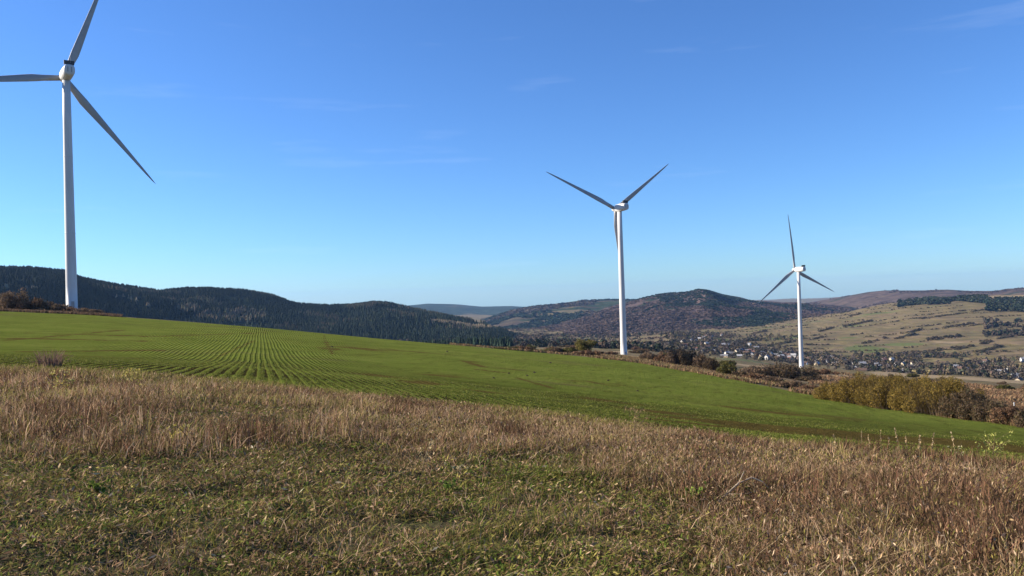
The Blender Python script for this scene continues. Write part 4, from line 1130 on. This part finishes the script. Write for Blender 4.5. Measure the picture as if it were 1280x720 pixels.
# tall dry stems
az, r_, rb = verge_pts(230000, 3.6, 48, 0.85); T_ = tallness(az, r_, rb); m_ = rng.uniform(0, 1, len(az)) < T_ ** 1.5 * 0.95
az, r_, rb = az[m_], r_[m_], rb[m_]; x, y = polar_xy(az, r_); px = col_of(az); n = len(az)
nn = fbm(x / 1.6, y / 1.6, 3, 210); n2 = fbm(x / 4.5 + 7, y / 4.5, 3, 213)
h = rng.uniform(0.10, 0.42, n) * (0.35 + 1.15 * nn) * np.interp(r_ / rb, [0, .9, 1], [1, 1, .7])
h *= np.interp(px, [500, 800, 1280], [1, .62, .85]) ** np.clip(1.4 - r_ / rb, 0, 1)
c = pick(PINKTAN, n); w_ = rng.uniform(0, 1, n)
st = w_ < np.interp(px, [600, 1000, 1280], [0.04, 0.2, 0.8]) * (n2 > 0.40); c[st] = pick(STRAW, int(st.sum()))
dk = rng.uniform(0, 1, n) < np.interp(px, [400, 900], [0.10, 0.24]) + 0.5 * np.clip((0.46 - nn) * 6, 0, 1); c[dk] = pick(DKBR, int(dk.sum()))
ol = rng.uniform(0, 1, n) < 0.14 + 0.6 * np.clip((n2 - 0.57) * 7, 0, 1); c[ol] = pick(OLV, int(ol.sum()))
n3 = fbm(x / 1.3 + 5, y / 1.3, 3, 218); dw = (n3 > 0.60) & (rng.uniform(0, 1, n) < .75); c[dw] = pick(DKBR + [(0.20, 0.10, 0.06)], int(dw.sum())); h[dw] *= 1.2
yl = (n3 < 0.36) & (rng.uniform(0, 1, n) < .5); c[yl] = pick([(0.30, 0.25, 0.08), (0.24, 0.22, 0.07), (0.4, 0.31, 0.12)], int(yl.sum()))
c *= (0.40 + 1.2 * fbm(x / .6, y / .6, 3, 216))[:, None]
parts.append(blades('', az, r_, h, (0.003 + 0.00045 * r_) * rng.uniform(.6, 1.7, n), c, rng.choice([0.2, 0.45, 0.95], n, p=[.45, .35, .2]), wind=0.04))
# medium tangled blades everywhere
az, r_, rb = verge_pts(260000, 3.2, 48, 1.0); x, y = polar_xy(az, r_); n = len(az); px = col_of(az)
nn = fbm(x / 1.1, y / 1.1, 3, 220); n2 = fbm(x / 3.5, y / 3.5, 3, 223); T_ = tallness(az, r_, rb)
h = rng.uniform(0.06, 0.20, n) * (0.5 + 0.7 * nn) * (0.75 + 0.7 * T_)
c = pick(PINKTAN + OLV, n)
dk = rng.uniform(0, 1, n) < 0.22; c[dk] = pick(DKBR, int(dk.sum()))
gr = rng.uniform(0, 1, n) < np.clip((n2 - 0.44) * 5, 0, 0.85) * (1 - 0.75 * T_); c[gr] = pick(OLV + GRN, int(gr.sum()))
c *= (0.45 + 1.0 * fbm(x / .4, y / .4, 3, 226))[:, None]
parts.append(blades('', az, r_, h, 0.005 + 0.0005 * r_, c, rng.choice([0.5, 1.1, 1.8], n), wind=0.0))
join_blades('dry_grass', parts)

# low leafy ground cover, fallen stalks and leaves
def litter(name, n, size, cols, hz, mask=None, rmin=3.2, tilt=0.6, elong=1.6):
    az, r_, rb = verge_pts(n, rmin, 48, 1.25); x, y = polar_xy(az, r_)
    if mask is not None:
        k = mask(az, r_, rb, x, y); az, r_, x, y = az[k], r_[k], x[k], y[k]
    n = len(az); z = ground_z(x, y) + rng.uniform(hz[0], hz[1], n)
    nr = np.stack([rng.normal(0, tilt, n), rng.normal(0, tilt, n), np.ones(n)], 1); nr /= np.linalg.norm(nr, axis=1)[:, None]
    u_ = np.cross(nr, np.stack([np.cos(q := rng.uniform(0, 6.28, n)), np.sin(q), np.zeros(n)], 1)); u_ /= np.linalg.norm(u_, axis=1)[:, None]
    w_ = np.cross(nr, u_); s_ = (rng.uniform(size[0], size[1], n) * (0.6 + 0.05 * r_))[:, None]; P = np.stack([x, y, z], 1)
    V = np.stack([P - u_ * s_ * elong, P + w_ * s_ * .5, P + u_ * s_ * elong, P - w_ * s_ * .5], 1).reshape(-1, 3)
    c = pick(cols, n) * rng.uniform(0.65, 1.3, (n, 1)); c *= (0.6 + 0.7 * fbm(x / .6, y / .6, 2, 240))[:, None]
    return V, np.arange(n * 4).reshape(n, 4), np.repeat(np.clip(c, 0, 1), 4, 0)
# broken, criss-cross stalks through the stand
az, r_, rb = verge_pts(60000, 3.4, 48, 1.0); x, y = polar_xy(az, r_); n = len(az)
T_ = tallness(az, r_, rb); k = rng.uniform(0, 1, n) < 0.04 + 0.96 * T_; az, r_, x, y = az[k], r_[k], x[k], y[k]; n = len(az)
c = pick(PINKTAN + STRAW + DKBR, n); c[rng.uniform(0, 1, n) < .12] *= 1.35
stalks = blades('', az, r_, rng.uniform(0.06, 0.24, n), (0.003 + 0.0004 * r_), np.clip(c, 0, .62), rng.uniform(0.8, 2.2, n), wind=0.0, sink=-0.04)
join_blades('straw_litter', [stalks])
low = lambda az, r_, rb, x, y: (rng.uniform(0, 1, len(az)) > tallness(az, r_, rb) * 0.8) & (fbm(x / 1.3, y / 1.3, 3, 250) > 0.42)
tallz = lambda az, r_, rb, x, y: rng.uniform(0, 1, len(az)) < tallness(az, r_, rb) * (0.3 + 0.9 * fbm(x / .8, y / .8, 3, 255))
parts = [litter('', 210000, (0.006, 0.015), PINKTAN[:2] + PINKTAN[3:] + DKBR + DKBR + OLV[:2] + [(0.55, 0.40, 0.25)], (0.02, 0.26), tallz, tilt=2.5, elong=1.9),
         litter('', 240000, (0.008, 0.022), OLV + GRN + OLV + GRN + PINKTAN[1:3] + DKBR, (0.0, 0.09), low),
         litter('', 90000, (0.007, 0.02), PINKTAN + DKBR + OLV, (0.0, 0.07), None, elong=2.2),
         litter('', 2200, (0.014, 0.032), STRAW + [(0.5, 0.44, 0.3)], (0.03, 0.10), low)]
join_blades('ground_leaves', parts, M_LEAF)

# short crop shoots in drill rows on the near part of the field
def crop(n, r0, r1):
    ca, sa = math.cos(R(ROW_AZ)), math.sin(R(ROW_AZ))
    az = rng.uniform(-46, 46, n); rb = edge_r(az); r_ = rb * 0.985 + (r1 - r0) * rng.uniform(0, 1, n) ** 1.5
    x, y = polar_xy(az, r_)
    # snap to rows: u is the coordinate across the rows
    u_ = x * ca - y * sa; v_ = x * sa + y * ca
    un = np.round(u_ / ROW_SP) * ROW_SP + rng.normal(0, 0.045, n)
    x = un * ca + v_ * sa; y = -un * sa + v_ * ca
    return np.degrees(np.arctan2(x, y)), np.hypot(x, y)
az, r_ = crop(170000, 0, 34); x, y = polar_xy(az, r_); k = rng.uniform(0, 1, len(az)) > bare_amount(x, y) * 1.7 + 0.55 * (fbm(x / 3, y / 3, 3, 260) > .6)
az, r_ = az[k], r_[k]; n = len(az); x, y = polar_xy(az, r_)
c = pick([(0.12, 0.14, 0.025), (0.14, 0.155, 0.03), (0.10, 0.115, 0.02), (0.20, 0.185, 0.055)], n) * (0.75 + 0.5 * fbm(x / 2, y / 2, 3, 262))[:, None]
p1 = blades('', az, r_, rng.uniform(0.03, 0.08, n), 0.012 + 0.0003 * r_, c, 0.5)
# yellowish fringe of grass between verge and field
az = rng.uniform(-48, 48, 26000); rb = edge_r(az); r_ = rb * (0.97 + rng.normal(0, 0.035, len(az))); n = len(az); x, y = polar_xy(az, r_)
k = fbm(x / 2, y / 2, 3, 270) > 0.45; az, r_ = az[k], r_[k]; n = len(az)
p2 = blades('', az, r_, rng.uniform(0.12, 0.34, n), 0.014, pick(OLV + [(0.25, 0.23, 0.07), (0.3, 0.22, 0.1)], n), 0.35)
join_blades('crop_grass', [p1, p2])

# rough grass on the brown strips beyond the field
az = pxaz(rng.uniform(560, 1420, 60000)); rr4 = np.interp(az, AZT, RT[4]); r_ = rr4 * (0.99 + rng.uniform(0, 1, len(az)) ** 1.6 * 0.8)
x, y = polar_xy(az, r_); k = fbm(x / 14, y / 14, 4, 280) > 0.44; az, r_ = az[k], r_[k]; n = len(az)
c = pick([(0.24, 0.15, 0.085), (0.18, 0.11, 0.065), (0.28, 0.20, 0.10), (0.13, 0.085, 0.05), (0.14, 0.12, 0.045)], n)
join_blades('rough_grass', [blades('', az, r_, rng.uniform(0.3, 0.9, n), 0.05 + 0.0011 * r_, c, 0.5)])
az = pxaz(rng.uniform(1010, 1440, 60000)); rr4 = np.interp(az, AZT, RT[4]); r_ = rr4 * (1.0 + rng.uniform(0, 1, len(az)) ** 1.3 * 3.2)
x, y = polar_xy(az, r_); k = fbm(x / 30, y / 22, 4, 283) > 0.47; az, r_ = az[k], r_[k]; n = len(az); x, y = x[k], y[k]
c = pick([(0.22, 0.125, 0.07), (0.17, 0.105, 0.06), (0.13, 0.085, 0.05), (0.25, 0.17, 0.09)], n) * (0.6 + 0.8 * fbm(x / 12, y / 12, 3, 284))[:, None]
join_blades('rough_grass', [blades('', az, r_, rng.uniform(0.3, 0.9, n) * (0.7 + r_ / 400), 0.06 + 0.0014 * r_, c, 0.6)])
# the same on the left crest
az = pxaz(rng.uniform(-60, 150, 5000)); r_ = np.interp(az, AZT, RT[4]) * rng.uniform(0.985, 1.05, len(az)); n = len(az)
join_blades('crest_grass', [blades('', az, r_, rng.uniform(0.3, 1.0, n), 0.25, pick([(0.16, 0.10, 0.06), (0.11, 0.075, 0.05)], n), 0.4)])

# ------------------------------------------------------------------ single tall weeds standing out of the verge
def weed(label, px, py, h, cols, seed, leaf=0.02, nleaf=60, nb=7, spread=0.35, lean=0.1, stemc=(0.16, 0.12, 0.06), r1=30, group='tall weeds on the verge'):
    p = hit(px, py, 4.0, r1, 800); t = empty('tall_weed', p, -math.atan2(p.x, p.y)); rg = random.Random(seed)
    m = MB(); tips = []
    m.tube([(0, 0, -.03), (lean * h * .4, 0, h * .5), (lean * h, 0.01, h)], [0.008, 0.006, 0.003], 5)
    for i in range(nb):
        z = h * rg.uniform(.3, .9); a = rg.uniform(0, 6.28); L = spread * h * rg.uniform(.5, 1.1)
        q = (lean * z + math.cos(a) * L, math.sin(a) * L, z + L * rg.uniform(.4, 1.0)); mid = (lean * z + math.cos(a) * L * .5, math.sin(a) * L * .5, z + L * .3)
        m.tube([(lean * z, 0, z), mid, q], [0.004, 0.003, 0.002], 4); tips += [q, mid]
    tips.append((lean * h, 0, h))
    mt, nt_, b_ = WEEDSTEM; m.build('stem', mt, t)
    tips = np.array(tips); k = rng.integers(0, len(tips), nleaf); P = tips[k] + rng.normal(0, 0.03 * (h / .5), (nleaf, 3))
    d = rng.normal(size=(nleaf, 3)); d /= np.linalg.norm(d, axis=1)[:, None]; e_ = np.cross(d, rng.normal(size=(nleaf, 3))); e_ /= np.linalg.norm(e_, axis=1)[:, None]
    s_ = leaf * rng.uniform(.6, 1.4, (nleaf, 1)); V = np.stack([P - d * s_, P + e_ * s_ * .5, P + d * s_, P - e_ * s_ * .5], 1).reshape(-1, 3)
    link('leaves', mesh('leaves', V, np.arange(nleaf * 4).reshape(nleaf, 4), M_LEAF, colors=np.repeat(pick(cols, nleaf), 4, 0)), t)
    tag(t, label, 'weed', group); return t
WEEDSTEM = new_mat('weed_stem', 0.8, 0.2); WEEDSTEM[2].inputs['Base Color'].default_value = (0.17, 0.12, 0.06, 1)
YL = [(0.42, 0.34, 0.08), (0.35, 0.30, 0.07), (0.5, 0.42, 0.16)]
weed('tall yellow-leaved weed in front of the lone bare shrub, left', 76, 497, .62, YL, 1, .03, 110)
weed('slim yellow weed in the pink-brown grass, left of centre', 166, 500, .62, YL, 2, .03, 80)
weed('short yellow weed in the low green patch, left', 220, 560, .32, YL, 3, .025, 50)
weed('pale dry weed with drooping cream leaves in the low patch', 526, 592, .36, [(0.42, 0.33, 0.18), (0.34, 0.26, 0.13)], 4, .02, 50, lean=.35)
weed('branching brown seed weed standing against the green field, centre right', 792, 553, .60, [(0.30, 0.22, 0.10), (0.22, 0.15, 0.07)], 5, .018, 170, nb=14, spread=.45)
weed('dark leaning weed beside the branching brown one', 815, 560, .42, DKBR, 6, .018, 80)
weed('yellow-green weed with loose bright leaves, far right against the field', 1240, 588, .62, [(0.38, 0.36, 0.10), (0.30, 0.32, 0.08)], 7, .024, 150, nb=12, spread=.5)
weed('small pale-flowered weed near the right border', 1196, 590, .42, [(0.5, 0.46, 0.25)], 8, .02, 50)
weed('green leafy weed at the bottom centre', 560, 622, .16, [(0.14, 0.2, 0.04), (0.10, 0.16, 0.03)], 9, .02, 90, nb=9, spread=.6)
weed('bright green weed low in the brown grass, bottom right', 868, 633, .15, [(0.2, 0.26, 0.05), (0.15, 0.2, 0.04)], 10, .02, 80, nb=8, spread=.7)
weed('low weed of round cream leaves, bottom centre right', 572, 596, .10, [(0.42, 0.37, 0.20), (0.38, 0.30, 0.16)], 11, .024, 26, nb=9, spread=1.4)
weed('low green weed clump in the bottom left patch', 126, 622, .12, GRN, 12, .022, 110, nb=9, spread=.9)
for k, (px, py, h) in enumerate([(1077, 578, .5), (1102, 580, .55), (1112, 580, .42), (1125, 582, .60), (1135, 582, .40), (1150, 590, .45), (1165, 590, .5), (1196, 600, .55), (1048, 590, .45), (1088, 585, .4)]):
    p = hit(px, py, 5, 20, 600); t = empty('grass_stalk', p, rng.uniform(0, 3)); hh = h * 1.15
    m = MB(); m.tube([(0, 0, -.03), (0.01, 0, hh * .6), (hh * .1, 0, hh)], [.004, .0032, .002], 4); m.build('stem', WEEDSTEM[0], t)
    nL = 34; zz = rng.uniform(.62, 1.02, nL) * hh; P = np.stack([hh * .1 * (zz / hh) ** 2 + rng.normal(0, .007, nL), rng.normal(0, .007, nL), zz], 1); s_ = rng.uniform(.008, .018, (nL, 1)); up = np.array([[0.15, 0, 1.]]); sd = rng.normal(size=(nL, 3)); sd[:, 2] = 0
    V = np.stack([P - up * s_, P + sd * s_ * .4, P + up * s_, P - sd * s_ * .4], 1).reshape(-1, 3)
    link('seed_head', mesh('seed_head', V, np.arange(nL * 4).reshape(nL, 4), M_LEAF, colors=np.repeat(pick(STRAW, nL), 4, 0)), t)
    tag(t, f'pale feathery grass stalk, {nth(k + 1)} of ten standing against the right of the field', 'grass stalk', 'pale grass stalks on the right')
# bent bare branch lying in the grass, bottom right
q0 = hit(893, 631, 4, 20, 600); t = empty('dead_branch', q0)
m = MB(); m.tube([(0, 0, .0), (.14, .05, .08), (.28, .12, .17), (.42, .16, .21), (.52, .14, .17), (.6, .1, .08)], [.012, .012, .010, .009, .007, .005], 7)
m.tube([(.14, .05, .08), (.30, .02, .08), (.44, .0, .12)], [.009, .007, .004], 6); m.tube([(.28, .12, .17), (.36, .2, .27)], [.007, .003], 5)
mt, nt, b = new_mat('grey_wood', .8, .2); nt.links.new(ramp(nt, noise_node(nt, 20), [(.3, (.32, .24, .15)), (.7, (.5, .4, .27))]), b.inputs['Base Color'])
o = m.build('branch', mt, t, True); tag(t, 'pale arched dead branch lying in the brown grass, bottom right', 'branch')

# small dark clods on the field
mt, nt, b = new_mat('clod_soil', .95, .1); nt.links.new(ramp(nt, noise_node(nt, 8), [(.3, (.03, .022, .014)), (.7, (.06, .045, .028))]), b.inputs['Base Color'])
cl = [(617, 473, 'first clod from the left'), (636, 467, 'second clod, beside the first'), (659, 470, 'third clod, near a smaller one'), (668, 466, 'small fourth clod'), (559, 440, 'lone clod high up near the tree belt'), (688, 454, 'clod highest below the round tree'), (760, 476, 'clod below the middle turbine'), (415, 434, 'clod in the brown bare patch'), (797, 489, 'clod low on the field right of the middle turbine')]
for k, (px, py, lab) in enumerate(cl):
    p = hit(px, py, 25, 240, 900); r_ = math.hypot(p.x, p.y); s_ = r_ * 0.0017
    V = []; n = 10
    prof_ = [(1.0, -.15), (.95, .25), (.7, .6), (.3, .85)]
    for i, (a_, z_) in enumerate(prof_):
        for j in range(n):
            th = 6.283 * j / n; q = a_ * (1 + random.uniform(-.18, .18)); V.append((q * math.cos(th) * s_, q * math.sin(th) * s_, (z_ + random.uniform(-.08, .08)) * s_))
    V.append((0, 0, .92 * s_)); Fc = [(i * n + j, i * n + (j + 1) % n, (i + 1) * n + (j + 1) % n, (i + 1) * n + j) for i in range(3) for j in range(n)] + [(3 * n + j, 3 * n + (j + 1) % n, 4 * n) for j in range(n)]
    m = MB(); m.add(V, Fc); o = m.build('soil_mound', mt); o.location = p
    tag(o, f'dark soil mound on the field, {lab}', 'soil mound', 'dark soil mounds on the field')

# ------------------------------------------------------------------ haze over the whole country
mh = bpy.data.materials.new('haze'); mh.use_nodes = True; nt = mh.node_tree
nt.nodes.remove(nt.nodes['Principled BSDF'])
pv = nt.nodes.new('ShaderNodeVolumePrincipled'); pv.inputs['Color'].default_value = (0.32, 0.57, 1.0, 1)
pv.inputs['Density'].default_value = 2.6e-5; pv.inputs['Anisotropy'].default_value = 0.2
nt.links.new(pv.outputs[0], nt.nodes['Material Output'].inputs['Volume'])
zs = [min((o.matrix_world @ Vector(c_)).z for c_ in o.bound_box) for o in COL.objects if o.type == 'MESH' and o.parent is None]
zt = [max((o.matrix_world @ Vector(c_)).z for c_ in o.bound_box) for o in COL.objects if o.type == 'MESH' and o.parent is None]
z0, z1 = min(zs) - 1.0, max(max(zt), 135) + 8
print('haze', z0, z1)
m = MB(); m.box((0, 0, (z0 + z1) / 2), (29400, 29400, z1 - z0)); o = m.build('haze', mh); tag(o, kind='stuff')
